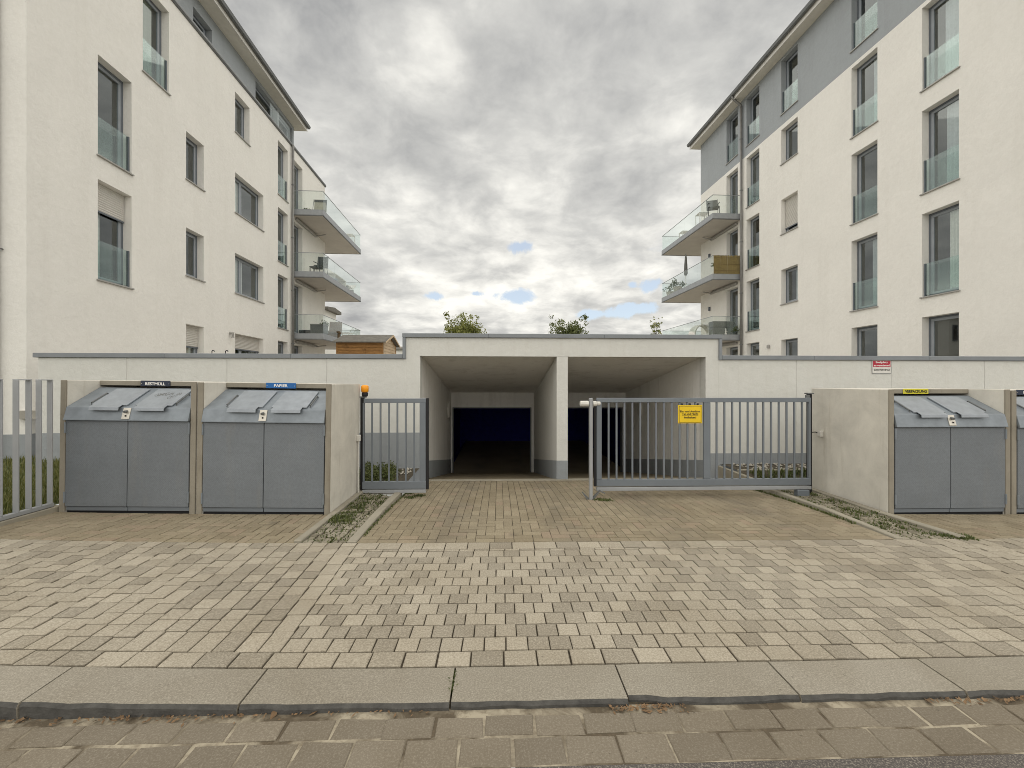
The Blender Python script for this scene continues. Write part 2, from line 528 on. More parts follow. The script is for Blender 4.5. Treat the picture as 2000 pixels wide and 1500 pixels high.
# ------------------------------------------------------------------ mesh helpers
class MB:
    def __init__(s):
        s.v, s.f = [], []

    def add(s, vs, fs):
        b = len(s.v)
        s.v += [tuple(v) for v in vs]
        s.f += [tuple(b + i for i in f) for f in fs]
        return s

    def box(s, x0, x1, y0, y1, z0, z1):
        return s.add([(x0, y0, z0), (x1, y0, z0), (x1, y1, z0), (x0, y1, z0), (x0, y0, z1), (x1, y0, z1), (x1, y1, z1), (x0, y1, z1)],
                     [(0, 3, 2, 1), (4, 5, 6, 7), (0, 1, 5, 4), (1, 2, 6, 5), (2, 3, 7, 6), (3, 0, 4, 7)])

    def quad(s, a, b, c, d):
        return s.add([a, b, c, d], [(0, 1, 2, 3)])

    def prism(s, prof, axis, a0, a1):
        """profile points (p,q) swept along axis x, y or z"""
        def P(p, q, a):
            return {'x': (a, p, q), 'y': (p, a, q), 'z': (p, q, a)}[axis]
        n = len(prof)
        vs = [P(p, q, a0) for p, q in prof] + [P(p, q, a1) for p, q in prof]
        fs = [tuple(range(n)), tuple(range(2 * n - 1, n - 1, -1))]
        fs += [(i, (i + 1) % n, n + (i + 1) % n, n + i) for i in range(n)]
        return s.add(vs, fs)

    def ring(s, outer, inner, axis, a0, a1):
        """a frame: rectangular outer and inner (p0,p1,q0,q1) swept along axis - one connected piece"""
        def P(p, q, a):
            return {'x': (a, p, q), 'y': (p, a, q), 'z': (p, q, a)}[axis]
        def rect(r):
            return [(r[0], r[2]), (r[1], r[2]), (r[1], r[3]), (r[0], r[3])]
        o, i = rect(outer), rect(inner)
        vs = [P(*p, a0) for p in o] + [P(*p, a0) for p in i] + [P(*p, a1) for p in o] + [P(*p, a1) for p in i]
        fs = []
        for k in range(4):
            l = (k + 1) % 4
            fs += [(k, l, 4 + l, 4 + k), (8 + k, 12 + k, 12 + l, 8 + l), (k, 8 + k, 8 + l, l), (4 + k, 4 + l, 12 + l, 12 + k)]
        return s.add(vs, fs)

    def tube(s, pts, r, n=8, cap=True):
        pts = [Vector(p) for p in pts]
        rs = r if isinstance(r, (list, tuple)) else [r] * len(pts)
        rings = []
        up = Vector((0, 0, 1))
        for i, p in enumerate(pts):
            d = (pts[min(i + 1, len(pts) - 1)] - pts[max(i - 1, 0)]).normalized()
            a = d.cross(up)
            if a.length < 1e-3:
                a = d.cross(Vector((0, 1, 0)))
            a.normalize()
            b = d.cross(a).normalized()
            rings.append([p + a * (math.cos(2 * math.pi * k / n) * rs[i]) + b * (math.sin(2 * math.pi * k / n) * rs[i]) for k in range(n)])
        vs = [v for rg in rings for v in rg]
        fs = []
        for i in range(len(pts) - 1):
            for k in range(n):
                fs.append((i * n + k, i * n + (k + 1) % n, (i + 1) * n + (k + 1) % n, (i + 1) * n + k))
        if cap:
            fs.append(tuple(range(n - 1, -1, -1)))
            fs.append(tuple(len(vs) - n + k for k in range(n)))
        return s.add(vs, fs)

    def lathe(s, prof, cx=0, cy=0, n=14):
        """profile (r,z) turned about a vertical axis"""
        vs, fs = [], []
        for r, z in prof:
            for k in range(n):
                a = 2 * math.pi * k / n
                vs.append((cx + r * math.cos(a), cy + r * math.sin(a), z))
        for i in range(len(prof) - 1):
            for k in range(n):
                fs.append((i * n + k, i * n + (k + 1) % n, (i + 1) * n + (k + 1) % n, (i + 1) * n + k))
        fs.append(tuple(range(n - 1, -1, -1)))
        fs.append(tuple(len(vs) - n + k for k in range(n)))
        return s.add(vs, fs)

    def mesh(s, name, bevel=0.0, smooth=False, fix=True, seg=1):
        me = bpy.data.meshes.new(name)
        me.from_pydata(s.v, [], s.f)
        if fix or bevel:
            bm = bmesh.new()
            bm.from_mesh(me)
            if fix:
                bmesh.ops.recalc_face_normals(bm, faces=bm.faces[:])
            if bevel:
                es = [e for e in bm.edges if len(e.link_faces) == 2 and e.calc_face_angle(0) > 0.35]
                bmesh.ops.bevel(bm, geom=es, offset=bevel, segments=seg, affect='EDGES', clamp_overlap=True)
            bm.to_mesh(me)
            bm.free()
        if smooth:
            for p in me.polygons:
                p.use_smooth = True
        return me

    def build(s, name, mat, parent=None, bevel=0.0, smooth=False, fix=True, loc=None, seg=1):
        me = s.mesh(name, bevel, smooth, fix, seg)
        me.materials.append(M[mat] if isinstance(mat, str) else mat)
        return put(name, me, parent, loc)


def put(name, me, parent=None, loc=None, rot=None):
    o = bpy.data.objects.new(name, me)
    C.objects.link(o)
    if parent is not None:
        o.parent = parent
    if loc is not None:
        o.location = loc
    if rot is not None:
        o.rotation_euler = rot
    return o


def thing(name, label, cat, loc=(0, 0, 0), rz=0, group=None):
    o = bpy.data.objects.new(name, None)
    C.objects.link(o)
    o.empty_display_size = 0.1
    o.location = loc
    o.rotation_euler = (0, 0, rz)
    o['label'] = label
    o['category'] = cat
    if group:
        o['group'] = group
    return o


def tag(o, label, cat, group=None):
    o['label'] = label
    o['category'] = cat
    if group:
        o['group'] = group
    return o


def structure(o):
    o['kind'] = 'structure'
    return o


def stuff(o, label=None, cat=None):
    o['kind'] = 'stuff'
    if label:
        o['label'] = label
    if cat:
        o['category'] = cat
    return o


def box(name, mat, parent, x0, x1, y0, y1, z0, z1, bevel=0.0):
    return MB().box(x0, x1, y0, y1, z0, z1).build(name, mat, parent, bevel)


def text_mesh(lines, size, width=None, spacing=1.25, bold=0.0, depth=0.0008):
    """lettering as mesh in the XZ plane, centred, facing -Y"""
    cu = bpy.data.curves.new('lettering', 'FONT')
    cu.body = '\n'.join(lines)
    cu.size = size
    cu.align_x = 'CENTER'
    cu.align_y = 'CENTER'
    cu.space_line = spacing
    cu.offset = bold
    cu.extrude = depth
    cu.resolution_u = 3
    ob = bpy.data.objects.new('lettering', cu)
    C.objects.link(ob)
    me = bpy.data.meshes.new_from_object(ob.evaluated_get(bpy.context.evaluated_depsgraph_get()))
    bpy.data.objects.remove(ob)
    xs = [v.co.x for v in me.vertices]
    k = 1.0
    if width:
        k = width / (max(xs) - min(xs))
    ys = [v.co.y for v in me.vertices]
    cx, cy = (max(xs) + min(xs)) / 2, (max(ys) + min(ys)) / 2
    for v in me.vertices:
        x, y, z = v.co
        v.co = ((x - cx) * k, -z, y - cy)
    return me


def lettering(lines, size, mat, parent, loc, width=None, spacing=1.25, bold=0.0):
    me = text_mesh(lines, size, width, spacing, bold)
    me.materials.append(M[mat])
    o = put('lettering', me, parent, loc)
    return o


def smooth01(a, b, x):
    t = min(1, max(0, (x - a) / (b - a)))
    return t * t * (3 - 2 * t)


# ------------------------------------------------------------------ ground shape
KERB_B, KERB_F, GUT_F = 2.49, 2.20, 1.866      # back and front of the kerb, front of the gutter
FIELD_B = 4.42                                 # back of the pavement
WALL_Y = 8.20                                  # garage front wall
DRV_L, DRV_R = -1.45, 4.17                     # driveway edges


def gz(x, y):
    """height of the pavement: rises gently to the left, falls to the right near the bins"""
    a = 0.0078 * math.exp(-0.4 * (max(y, 1.8) - 2.5))
    xl = min(0.0, max(x, -6.0))
    z = a * xl * xl
    if x > 0.5:
        z -= 0.011 * min(x - 0.5, 6) * smooth01(3.8, 5.3, y)
    return z


def dz_drive(x, y):
    return gz(x, FIELD_B) - 0.0155 * max(0.0, y - FIELD_B) ** 2


def strip_z(x, y):
    """cobble strips lie between the sinking driveway and the bin forecourts"""
    if x < 0:
        k = smooth01(DRV_L, -2.0, x) if False else min(1, max(0, (DRV_L - x) / 0.55))
        return dz_drive(DRV_L, y) * (1 - k) + min(gz(-2.0, y), 0.02) * k
    k = min(1, max(0, (x - DRV_R) / 0.7))
    return dz_drive(DRV_R, y) * (1 - k) + gz(4.9, y) * k


def flare(x, y):
    return x * (1 + 0.05 * (y - 3.3))


def sheet(name, mat, x0, x1, y0, y1, zf, nx, ny, drop, flared=False, parent=None):
    mb = MB()
    vs = []
    for j in range(ny + 1):
        for i in range(nx + 1):
            x = x0 + (x1 - x0) * i / nx
            y = y0 + (y1 - y0) * j / ny
            X = flare(x, y) if flared else x
            vs.append((X, y, zf(X, y) - drop))
    fs = [(j * (nx + 1) + i, j * (nx + 1) + i + 1, (j + 1) * (nx + 1) + i + 1, (j + 1) * (nx + 1) + i) for j in range(ny) for i in range(nx)]
    mb.add(vs, fs)
    return mb.build(name, mat, parent, fix=False)


_stone_cache = {}


def stone_mesh(name, w, l, mat, ch=0.005, depth=0.03, rough=0.0, var=0):
    """one paving stone: chamfered top, centred on its top face"""
    key = (name, round(w, 3), round(l, 3), var)
    if key in _stone_cache:
        return _stone_cache[key]
    a, b = w / 2, l / 2
    rr = random.Random(hash((round(w, 3), round(l, 3), var)) & 0xffff)
    j = lambda: rr.uniform(-rough, rough)
    cor = [(-a, -b), (a, -b), (a, b), (-a, b)]
    off = [(j(), j()) for _ in cor]
    lo = [(x + dx_, y + dy_) for (x, y), (dx_, dy_) in zip(cor, off)]
    vs = [(x, y, -depth) for x, y in lo] + [(x, y, -ch * 0.8) for x, y in lo]
    vs += [(x * (1 - ch / a), y * (1 - ch / b), j() * 0.2) for x, y in lo]
    fs = [(8, 9, 10, 11)]
    for k in range(4):
        m_ = (k + 1) % 4
        fs += [(k, m_, 4 + m_, 4 + k), (4 + k, 4 + m_, 8 + m_, 8 + k)]
    me = bpy.data.meshes.new(name)
    me.from_pydata(vs, [], fs)
    me.materials.append(M[mat])
    _stone_cache[key] = me
    return me


def in_frame(x, y, z, pad=40):
    c, s_ = math.cos(0.03), math.sin(0.03)
    Zc = y * c + x * s_
    Xc = x * c - y * s_
    if Zc < 0.5:
        return None
    px, py = 1000 + 842 * Xc / Zc, 748 + 842 * (EYE - z) / Zc
    if -pad < px < 2000 + pad and -pad < py < 1500 + pad:
        return Zc
    return None


def lay(parent, name, rects, mat, zf, flared=False, gap=0.006, gapy=None, ch=0.005, jz=0.002, rough=0.0, limit=300, variants=1, stuff_name=None):
    """lay stones given as (x0,x1,y0,y1): the nearest in view as objects, the rest as one joined part"""
    near, rest = [], []
    for r in rects:
        x0, x1, y0, y1 = r
        cx, cy = (x0 + x1) / 2, (y0 + y1) / 2
        X = flare(cx, cy) if flared else cx
        z = zf(X, cy)
        d = in_frame(X, cy, z)
        it = (x1 - x0 - gap, y1 - y0 - (gap if gapy is None else gapy), X, cy, z)
        if d is None:
            rest.append(it)
        else:
            near.append((-(it[0] * it[1]) / d ** 3, it))
    near.sort(key=lambda q: q[0])
    rest += [q[1] for q in near[limit:]]
    e = 0.08

    def place(it):
        w, l, X, Y, z = it
        sx = (zf(X + e, Y) - zf(X - e, Y)) / (2 * e)
        sy = (zf(X, Y + e) - zf(X, Y - e)) / (2 * e)
        fx = (1 + 0.05 * (Y - 3.3)) if flared else 1.0
        sk = 0.05 * X if flared else 0.0
        rz = random.uniform(-0.006, 0.006) - sk * 0.35
        return w * fx + (gap * (fx - 1)), l, X, Y, z + random.uniform(-jz, jz), (sy + random.uniform(-.006, .006), -sx + random.uniform(-.006, .006), rz)
    for _, it in near[:limit]:
        w, l, X, Y, z, rot = place(it)
        me = stone_mesh(name, it[0], it[1], mat, ch, 0.03, rough, random.randrange(variants))
        o = put(name, me, parent, (X, Y, z), rot)
        o.scale.x = w / it[0]
    if rest:
        vs, fs, tone = [], [], []
        for it in rest:
            w, l, X, Y, z, rot = place(it)
            me = stone_mesh(name, it[0], it[1], mat, ch, 0.03, rough, random.randrange(variants))
            mt = Matrix.Translation((X, Y, z)) @ Euler(rot).to_matrix().to_4x4()
            k = w / it[0]
            b = len(vs)
            vs += [tuple(mt @ Vector((v.co.x * k, v.co.y, v.co.z))) for v in me.vertices]
            t = random.random()
            for p in me.polygons:
                fs.append(tuple(b + i for i in p.vertices))
                tone.append(t)
        me = bpy.data.meshes.new(name)
        me.from_pydata(vs, [], fs)
        at = me.attributes.new('tone', 'FLOAT', 'FACE')
        at.data.foreach_set('value', tone)
        me.materials.append(M[mat + '_many'])
        o = put(stuff_name or name + 's', me, parent)
        o['kind'] = 'stuff'


def herringbone(x0, x1, y0, y1, w):
    out = []
    nx, ny = int(math.ceil((x1 - x0) / w)), int(math.ceil((y1 - y0) / w))
    seen = set()
    for i in range(-1, nx + 1):
        for j in range(-1, ny + 1):
            t = (i - j) % 4
            if t == 0:
                r = (i, i + 2, j, j + 1)
            elif t == 3:
                r = (i, i + 1, j, j + 2)
            else:
                continue
            a, b, c, d = x0 + r[0] * w, x0 + r[1] * w, y0 + r[2] * w, y0 + r[3] * w
            a, b, c, d = max(a, x0), min(b, x1), max(c, y0), min(d, y1)
            if b - a > 0.03 and d - c > 0.03:
                out.append((a, b, c, d))
    return out


def blades(name, mat, spots, parent=None, hmin=0.03, hmax=0.08, wid=0.006, lean=0.5):
    """grass or weed: many small bent leaf faces; spots = list of (x,y,z)"""
    vs, fs, tone = [], [], []
    for x, y, z in spots:
        h = random.uniform(hmin, hmax)
        a = random.uniform(0, 6.283)
        l = random.uniform(0.1, lean) * h
        ca, sa = math.cos(a), math.sin(a)
        w = wid * random.uniform(0.6, 1.4)
        b = len(vs)
        vs += [(x - sa * w, y + ca * w, z - 0.005), (x + sa * w, y - ca * w, z - 0.005),
               (x + ca * l * .4 + sa * w * .8, y + sa * l * .4 - ca * w * .8, z + h * .6), (x + ca * l * .4 - sa * w * .8, y + sa * l * .4 + ca * w * .8, z + h * .6),
               (x + ca * l, y + sa * l, z + h)]
        fs += [(b, b + 1, b + 2, b + 3), (b + 3, b + 2, b + 4)]
        t = random.random()
        tone += [t, t]
    me = bpy.data.meshes.new(name)
    me.from_pydata(vs, [], fs)
    at = me.attributes.new('tone', 'FLOAT', 'FACE')
    at.data.foreach_set('value', tone)
    me.materials.append(M[mat])
    return put(name, me, parent)


def leaf_cloud(name, mat, centres, n, size, parent=None, loc=None):
    """foliage: leaf faces scattered on the outside of many small clumps (x,y,z,r)"""
    vs, fs, tone = [], [], []
    tot = sum(c[3] ** 2 for c in centres)
    for cx, cy, cz, r in centres:
        t0 = random.uniform(0, 0.6)
        for _ in range(max(4, int(n * r * r / tot))):
            d = Vector((random.gauss(0, 1), random.gauss(0, 1), random.gauss(0, 1))).normalized()
            p = Vector((cx, cy, cz)) + d * r * random.uniform(0.45, 1.08)
            q = Euler((random.uniform(-1.2, 1.2), random.uniform(-1.2, 1.2), random.uniform(0, 6.28))).to_matrix()
            s_ = size * random.uniform(0.6, 1.3)
            b = len(vs)
            for u, v in ((-.5, 0), (0, -.32), (.55, 0), (0, .32)):
                vs.append(tuple(p + q @ Vector((u * s_, v * s_, 0))))
            fs.append((b, b + 1, b + 2, b + 3))
            tone.append(min(1, t0 + random.uniform(0, 0.4)))
    me = bpy.data.meshes.new(name)
    me.from_pydata(vs, [], fs)
    at = me.attributes.new('tone', 'FLOAT', 'FACE')
    at.data.foreach_set('value', tone)
    me.materials.append(M[mat])
    return put(name, me, parent, loc)


# ------------------------------------------------------------------ ground, road and paving
far = MB()
for x0, x1, y0, y1 in ((-1500, -14, 1.866, 1500), (14, 1500, 1.866, 1500), (-14, 14, 40, 1500), (-1500, 1500, -1500, -9)):
    far.quad((x0, y0, -0.06), (x1, y0, -0.06), (x1, y1, -0.06), (x0, y1, -0.06))
structure(far.build('ground', 'ground', fix=False))
road = MB()
n_ = 60
for i in range(n_):
    a, b = -70 + 140 * i / n_, -70 + 140 * (i + 1) / n_
    road.quad((a, -9, -0.036), (b, -9, -0.036), (b, GUT_F, -0.036), (a, GUT_F, -0.036))
structure(road.build('road', 'asphalt', fix=False))

gutter = structure(sheet('gutter', 'mortar', -14, 14, GUT_F, KERB_F + 0.02, lambda x, y: -0.031, 28, 2, 0.004))
rects = []
for row, (y0, y1, w, off) in enumerate(((GUT_F, 2.025, 0.243, 0.06), (2.027, 2.158, 0.241, 0.17))):
    for i in range(-17, 18):
        rects.append((i * w + off, (i + 1) * w + off, y0, y1))
lay(gutter, 'gutter_stone', rects, 'gut', lambda x, y: -0.030, gap=0.011, ch=0.005, jz=0.002, rough=0.006, variants=9)

# kerb stones: long granite pieces, dropped in front of the driveway
kerb = structure(sheet('kerb', 'earth', -14, 14, KERB_F + 0.012, KERB_B, gz, 40, 2, 0.03))
xs = [-7.2, -6.2, -5.25, -4.3, -3.36, -2.376, -1.308, -0.25, 0.671, 1.572, 2.47, 3.4, 4.35, 5.3, 6.3]
for a, b in zip(xs, xs[1:]):
    vs, fs = [], []
    ns, rr = 9, random.Random(int(a * 100))
    prof_n = 6
    for i in range(ns + 1):
        x = a + 0.005 + (b - a - 0.010) * i / ns
        z = gz(x, 2.35) + rr.uniform(-.001, .001)
        w_ = rr.uniform(-.004, .004)
        f_ = KERB_F + w_
        if abs(x - 0.70) < 0.1 and i < 3:
            f_ += 0.022
        for y, zz in ((f_ + .004, -0.16), (f_, z - .02 + w_), (f_ + .012, z - .002), (KERB_B - .014, z), (KERB_B - .006, z - .006), (KERB_B - .006, -0.16)):
            vs.append((x, y, zz))
    for i in range(ns):
        for k in range(prof_n - 1):
            p = i * prof_n + k
            fs.append((p, p + 1, p + 1 + prof_n, p + prof_n))
    fs.append(tuple(range(prof_n)))
    fs.append(tuple(ns * prof_n + k for k in range(prof_n))[::-1])
    mb = MB().add(vs, fs)
    o = mb.build('kerb_stone', 'kerb', kerb)
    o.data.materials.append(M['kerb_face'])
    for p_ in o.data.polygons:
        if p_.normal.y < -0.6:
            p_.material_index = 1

# pavement: one course of long stones along the kerb, then columns of stones running away from the road
bed = MB()
pavement = structure(sheet('pavement', 'earth', -14, -1.36, KERB_B - .004, FIELD_B, gz, 40, 8, 0.014, True))
pave_r = sheet('pavement_bed', 'earth', 4.15, 14, KERB_B - .004, FIELD_B, gz, 30, 8, 0.014, True, pavement)
rects = []
for i in range(-36, 38):
    rects.append((i * 0.2045 + 0.03, (i + 1) * 0.2045 + 0.03, KERB_B + .002, 2.633))
lay(pavement, 'border_stone', rects, 'sett', gz, True, gap=0.010, ch=0.005, jz=0.002, rough=0.002, variants=6)


def column(xa, xb, long=False):
    y = 2.633
    out = []
    first = True
    while y < FIELD_B - 0.05:
        l = 0.2115 if (long or random.random() < 0.22) else 0.1415
        if first and not long:
            l = random.choice((0.1415, 0.2115))
            first = False
        if y + l > FIELD_B - 0.06:
            l = FIELD_B - y
            if l > 0.24:
                l = 0.1415
        out.append((xa, xb, y, y + l))
        y += l
    return out


rects = column(-1.50, -1.36, True)
for i in range(1, 40):
    rects += column(-1.50 - 0.1405 * i, -1.50 - 0.1405 * (i - 1))
for i in range(28):
    rects += column(4.15 + 0.1405 * i, 4.15 + 0.1405 * (i + 1))
lay(pavement, 'paving_stone', rects, 'sett', gz, True, gap=0.0105, ch=0.004, jz=0.002, rough=0.002, variants=8)

# driveway apron: rows of square setts parallel to the kerb
apron = structure(sheet('driveway_apron', 'earth', -1.36, 4.15, KERB_B - .004, FIELD_B, gz, 20, 8, 0.014, True))
rects = []
y = 2.633
for r in range(11):
    off = 0.07 if r % 2 else 0.0
    x = -1.36
    while x < 4.149:
        x1 = min(4.15, (-1.36 + off if x == -1.36 and off else x + 0.1405))
        if 4.15 - x1 < 0.05:
            x1 = 4.15
        rects.append((x, x1, y, y + 0.1422))
        x = x1
    y += 0.1422
for i in range(39):
    rects.append((-1.36 + i * 0.1413, -1.36 + (i + 1) * 0.1413, y, y + 0.048))
y += 0.048
for i in range(26):
    rects.append((-1.36 + i * 0.2119, -1.36 + (i + 1) * 0.2119, y, FIELD_B))
lay(apron, 'apron_stone', rects, 'sett', gz, True, gap=0.0085, gapy=0.0115, ch=0.004, jz=0.002, rough=0.002, variants=8)

# driveway of small yellowish pavers sinking towards the garage
driveway = structure(sheet('driveway', 'earth', DRV_L, DRV_R, FIELD_B, 8.12, dz_drive, 12, 24, 0.006))
rects = []
w = (DRV_R - DRV_L) / 56
for i in range(28):
    rects.append((DRV_L + 2 * i * w, DRV_L + 2 * (i + 1) * w, FIELD_B, FIELD_B + 0.1))
HB = FIELD_B + 0.1 + 8 * w
rects += herringbone(DRV_L, DRV_R, FIELD_B + 0.1, HB, w)
for i in range(56):
    y = HB
    k = i % 4
    l = (0.2, 0.1, 0.15, 0.05)[k]
    while y < 8.1:
        y1 = min(8.12, y + l)
        if 8.12 - y1 < 0.04:
            y1 = 8.12
        rects.append((DRV_L + i * w, DRV_L + (i + 1) * w, y, y1))
        y, l = y1, 0.2
lay(driveway, 'driveway_paver', rects, 'drive', dz_drive, gap=0.0055, gapy=0.011, ch=0.003, jz=0.0014, rough=0.001, variants=4)
dc = MB()
ns = 12
for i in range(ns):
    a, b = DRV_L - .04 + 5.7 * i / ns, DRV_L - .04 + 5.7 * (i + 1) / ns
chan = box('drain_channel', 'kerbing', driveway, -1.49, 3.97, 8.125, 8.27, -0.4, dz_drive(0, 8.12) + 0.004, 0.006)
box('drain_slot', 'black', driveway, -1.49, 3.97, 8.112, 8.124, -0.4, dz_drive(0, 8.12) - 0.006)

# bin forecourts in herringbone
for nm, x0, x1 in (('bin_forecourt', -5.36, -2.07), ('bin_forecourt', 4.95, 8.1)):
    fc = structure(sheet(nm, 'earth', x0, x1, FIELD_B, 5.42, gz, 16, 6, 0.010))
    lay(fc, 'forecourt_paver', herringbone(x0, x1, FIELD_B, 5.38, 0.1), 'drive', gz, gap=0.008, ch=0.004, jz=0.002, rough=0.001, variants=4)
structure(sheet('forecourt_ground', 'deck', 8.1, 14, FIELD_B, 8.4, gz, 6, 4, 0.012))
structure(sheet('forecourt_ground', 'soil', -5.44, -2.08, 5.42, 6.4, gz, 6, 4, 0.012))
structure(sheet('forecourt_ground', 'soil', 4.95, 8.1, 5.42, 6.75, gz, 6, 4, 0.012))

# cobble strips between the driveway and the bin boxes, each with concrete edging
weed_spots = []
for side, x0, x1, ye in (('l', -2.0, -1.55, 6.42), ('r', 4.27, 4.87, 6.75)):
    cs = structure(sheet('cobble_strip', 'soil', x0 - .08, x1 + .08, FIELD_B, ye, strip_z, 6, 16, 0.016))
    rects = []
    n = 5 if side == 'l' else 6
    y = FIELD_B + 0.005
    while y < ye - 0.05:
        l = random.uniform(0.075, 0.1)
        cuts = [x0] + sorted(x0 + (x1 - x0) * (i + random.uniform(-.16, .16)) / n for i in range(1, n)) + [x1]
        for a, b in zip(cuts, cuts[1:]):
            rects.append((a, b, y + random.uniform(-.008, .004), y + l + random.uniform(-.006, .006)))
        y += l
    lay(cs, 'cobble', [(round(a, 2), round(b, 2), round(c, 2), round(d, 2)) for a, b, c, d in rects], 'cob', strip_z, gap=0.011, ch=0.010, jz=0.006, rough=0.009, variants=7)
    # edging stones
    for ex0, ex1, drive_side in ((x0 - .08, x0 - .002, side == 'r'), (x1 + .002, x1 + .098, side == 'l')):
        y = FIELD_B + 0.004
        while y < ye:
            y1 = min(ye + .1, y + 0.99)
            mb = MB()
            vs = []
            for yy in (y + .003, y1 - .003):
                if drive_side:
                    zt = dz_drive(ex0, yy) + 0.012 + 0.055 * smooth01(4.5, 6.2, yy)
                else:
                    zt = max(strip_z(ex0, yy), gz(ex0, min(yy, 5.4))) + 0.022
                vs += [(ex0, yy, zt - .25), (ex1, yy, zt - .25), (ex1, yy, zt), (ex0, yy, zt)]
            mb.add(vs, [(0, 1, 2, 3), (7, 6, 5, 4), (0, 4, 5, 1), (1, 5, 6, 2), (2, 6, 7, 3), (3, 7, 4, 0)])
            mb.build('edging_stone', 'kerbing', cs, bevel=0.008)
            y = y1
    # weeds: clumps in the joints, thicker along one side
    for _ in range(30):
        cx = random.uniform(x0, x0 + (x1 - x0) * (0.6 if side == 'l' else 1.0)) if random.random() < .7 else random.uniform(x0, x1)
        cy = 5.0 + abs(random.gauss(0, 0.7)) if side == 'l' else random.uniform(4.6, 6.6)
        if cy > ye:
            continue
        for _ in range(random.randint(12, 42)):
            px, py = cx + random.gauss(0, .035), cy + random.gauss(0, .05)
            if x0 - .02 < px < x1 + .02:
                weed_spots.append((px, py, strip_z(px, py)))
    for _ in range(1300):
        px, py = random.uniform(x0, x1), random.uniform(FIELD_B, ye)
        weed_spots.append((px, py, strip_z(px, py) - .012))
for _ in range(420):      # along the driveway edges
    y_ = random.uniform(4.6, 6.6)
    weed_spots.append((DRV_L + 0.012 + abs(random.gauss(0, .012)), y_, dz_drive(0, y_)))
    y_ = random.uniform(4.9, 7.2)
    weed_spots.append((DRV_R - 0.01 - abs(random.gauss(0, .02)), y_, dz_drive(3, y_)))
for cx, cy in ((-1.30, 6.35), (-1.2, 6.5), (-1.38, 6.7), (1.52, 6.12), (1.45, 6.16), (4.95, 4.42), (4.85, 4.5), (4.98, 4.5), (-5.3, 4.5), (-5.2, 4.46)):
    for _ in range(130):
        px, py = cx + random.gauss(0, .05), cy + random.gauss(0, .035)
        weed_spots.append((px, py, (dz_drive if DRV_L < px < DRV_R else gz)(px, py) - .004))
for _ in range(90):      # joint at the kerb
    weed_spots.append((-0.25 + random.gauss(0, .003), random.uniform(2.3, 2.46), -0.022))
o = blades('weeds', 'weed', weed_spots, hmin=0.010, hmax=0.034, wid=0.006, lean=1.2)
stuff(o, 'low green weeds and moss growing in the cobble joints', 'weeds')

# leaf litter in the gutter
vs, fs = [], []
for _ in range(420):
    x = random.choice((random.uniform(-3, -0.3), random.uniform(-3, -1.2), random.uniform(.55, .95), random.uniform(2.2, 3.0)))
    y = KERB_F - abs(random.gauss(0.0, .022)) - .004
    s_ = random.uniform(.004, .011) * (2.2 if random.random() < .05 else 1)
    q = Euler((random.uniform(-.5, .5), random.uniform(-.5, .5), random.uniform(0, 6.28))).to_matrix()
    b = len(vs)
    for u, v in ((-1.4, 0), (0, -.6), (1.4, .1), (0, .7)):
        vs.append(tuple(Vector((x, y, -.024)) + q @ Vector((u * s_, v * s_, 0))))
    fs.append((b, b + 1, b + 2, b + 3))
o = MB().add(vs, fs).build('leaf_litter', 'dead_leaf', fix=False)
stuff(o, 'brown dead leaves and grit swept against the kerb', 'leaf litter')

# lawn beside the left building, behind the bar fence
lz = lambda x, y: 0.14 + 0.03 * smooth01(5, 8, y)
structure(sheet('lawn', 'turf', -14, -5.42, FIELD_B - .01, 8.75, lz, 10, 8, 0))
spots = []
for _ in range(15000):
    x, y = -5.45 - abs(random.gauss(0, 2.2)), random.uniform(4.45, 8.55)
    if x > -13:
        spots.append((x, y, lz(x, y)))
stuff(blades('lawn_grass', 'grass', spots, hmin=0.05, hmax=0.13, wid=0.005), 'rough green lawn grass behind the bar fence', 'grass')

# planting beds against the garage wall
structure(sheet('planting_bed', 'soil', -5.4, -1.5, 6.4, 8.19, lambda x, y: 0.0 + 0.02 * smooth01(6.5, 7.6, y), 6, 6, 0.0))
bz = lambda x, y: -0.10 + 0.17 * smooth01(6.9, 7.6, y)
structure(sheet('planting_bed', 'soil', 4.27, 14, 6.75, 8.19, bz, 12, 6, 0.0))
cl = []
for _ in range(230):
    cl.append((random.uniform(-4.6, -1.72), random.uniform(6.75, 7.75), random.uniform(.02, .20), random.uniform(.05, .12)))
stuff(leaf_cloud('ground_cover', 'weed', cl, 15000, .035), 'bushy green ground cover behind the narrow gate leaf', 'plants')
spots = [(random.uniform(4.4, 9.5), random.uniform(6.85, 7.5)) for _ in range(5000)]
stuff(blades('ground_cover', 'weed', [(x, y, bz(x, y)) for x, y in spots], hmin=0.03, hmax=0.10, wid=0.008, lean=1.0), 'flat green ground cover behind the wide gate leaf', 'plants')
for nm, lab, x0, x1, n in (('pebbles', 'pale pebbles along the garage wall behind the narrow gate leaf', -5, -1.6, 260), ('pebbles', 'pale pebbles along the garage wall behind the wide gate leaf', 4.4, 9.5, 300)):
    mb = MB()
    for _ in range(n):
        x, y = random.uniform(x0, x1), random.uniform(7.62, 8.12)
        r_ = random.uniform(.02, .045)
        z = (bz(x, y) if x > 0 else 0.02) + r_ * .4
        a = random.uniform(0, 1.5)
        vs = [(x + r_ * math.cos(a + k * 1.5708) * random.uniform(.7, 1.2), y + r_ * math.sin(a + k * 1.5708) * random.uniform(.7, 1.2), z) for k in range(4)]
        vs += [(x, y, z + r_ * .7), (x, y, z - r_ * .7)]
        mb.add(vs, [(0, 1, 4), (1, 2, 4), (2, 3, 4), (3, 0, 4), (1, 0, 5), (2, 1, 5), (3, 2, 5), (0, 3, 5)])
    stuff(mb.build(nm, 'pebble'), lab, 'pebbles')
bed_edge = thing('bed_edging', 'low concrete edging boards round the right planting bed', 'edging')
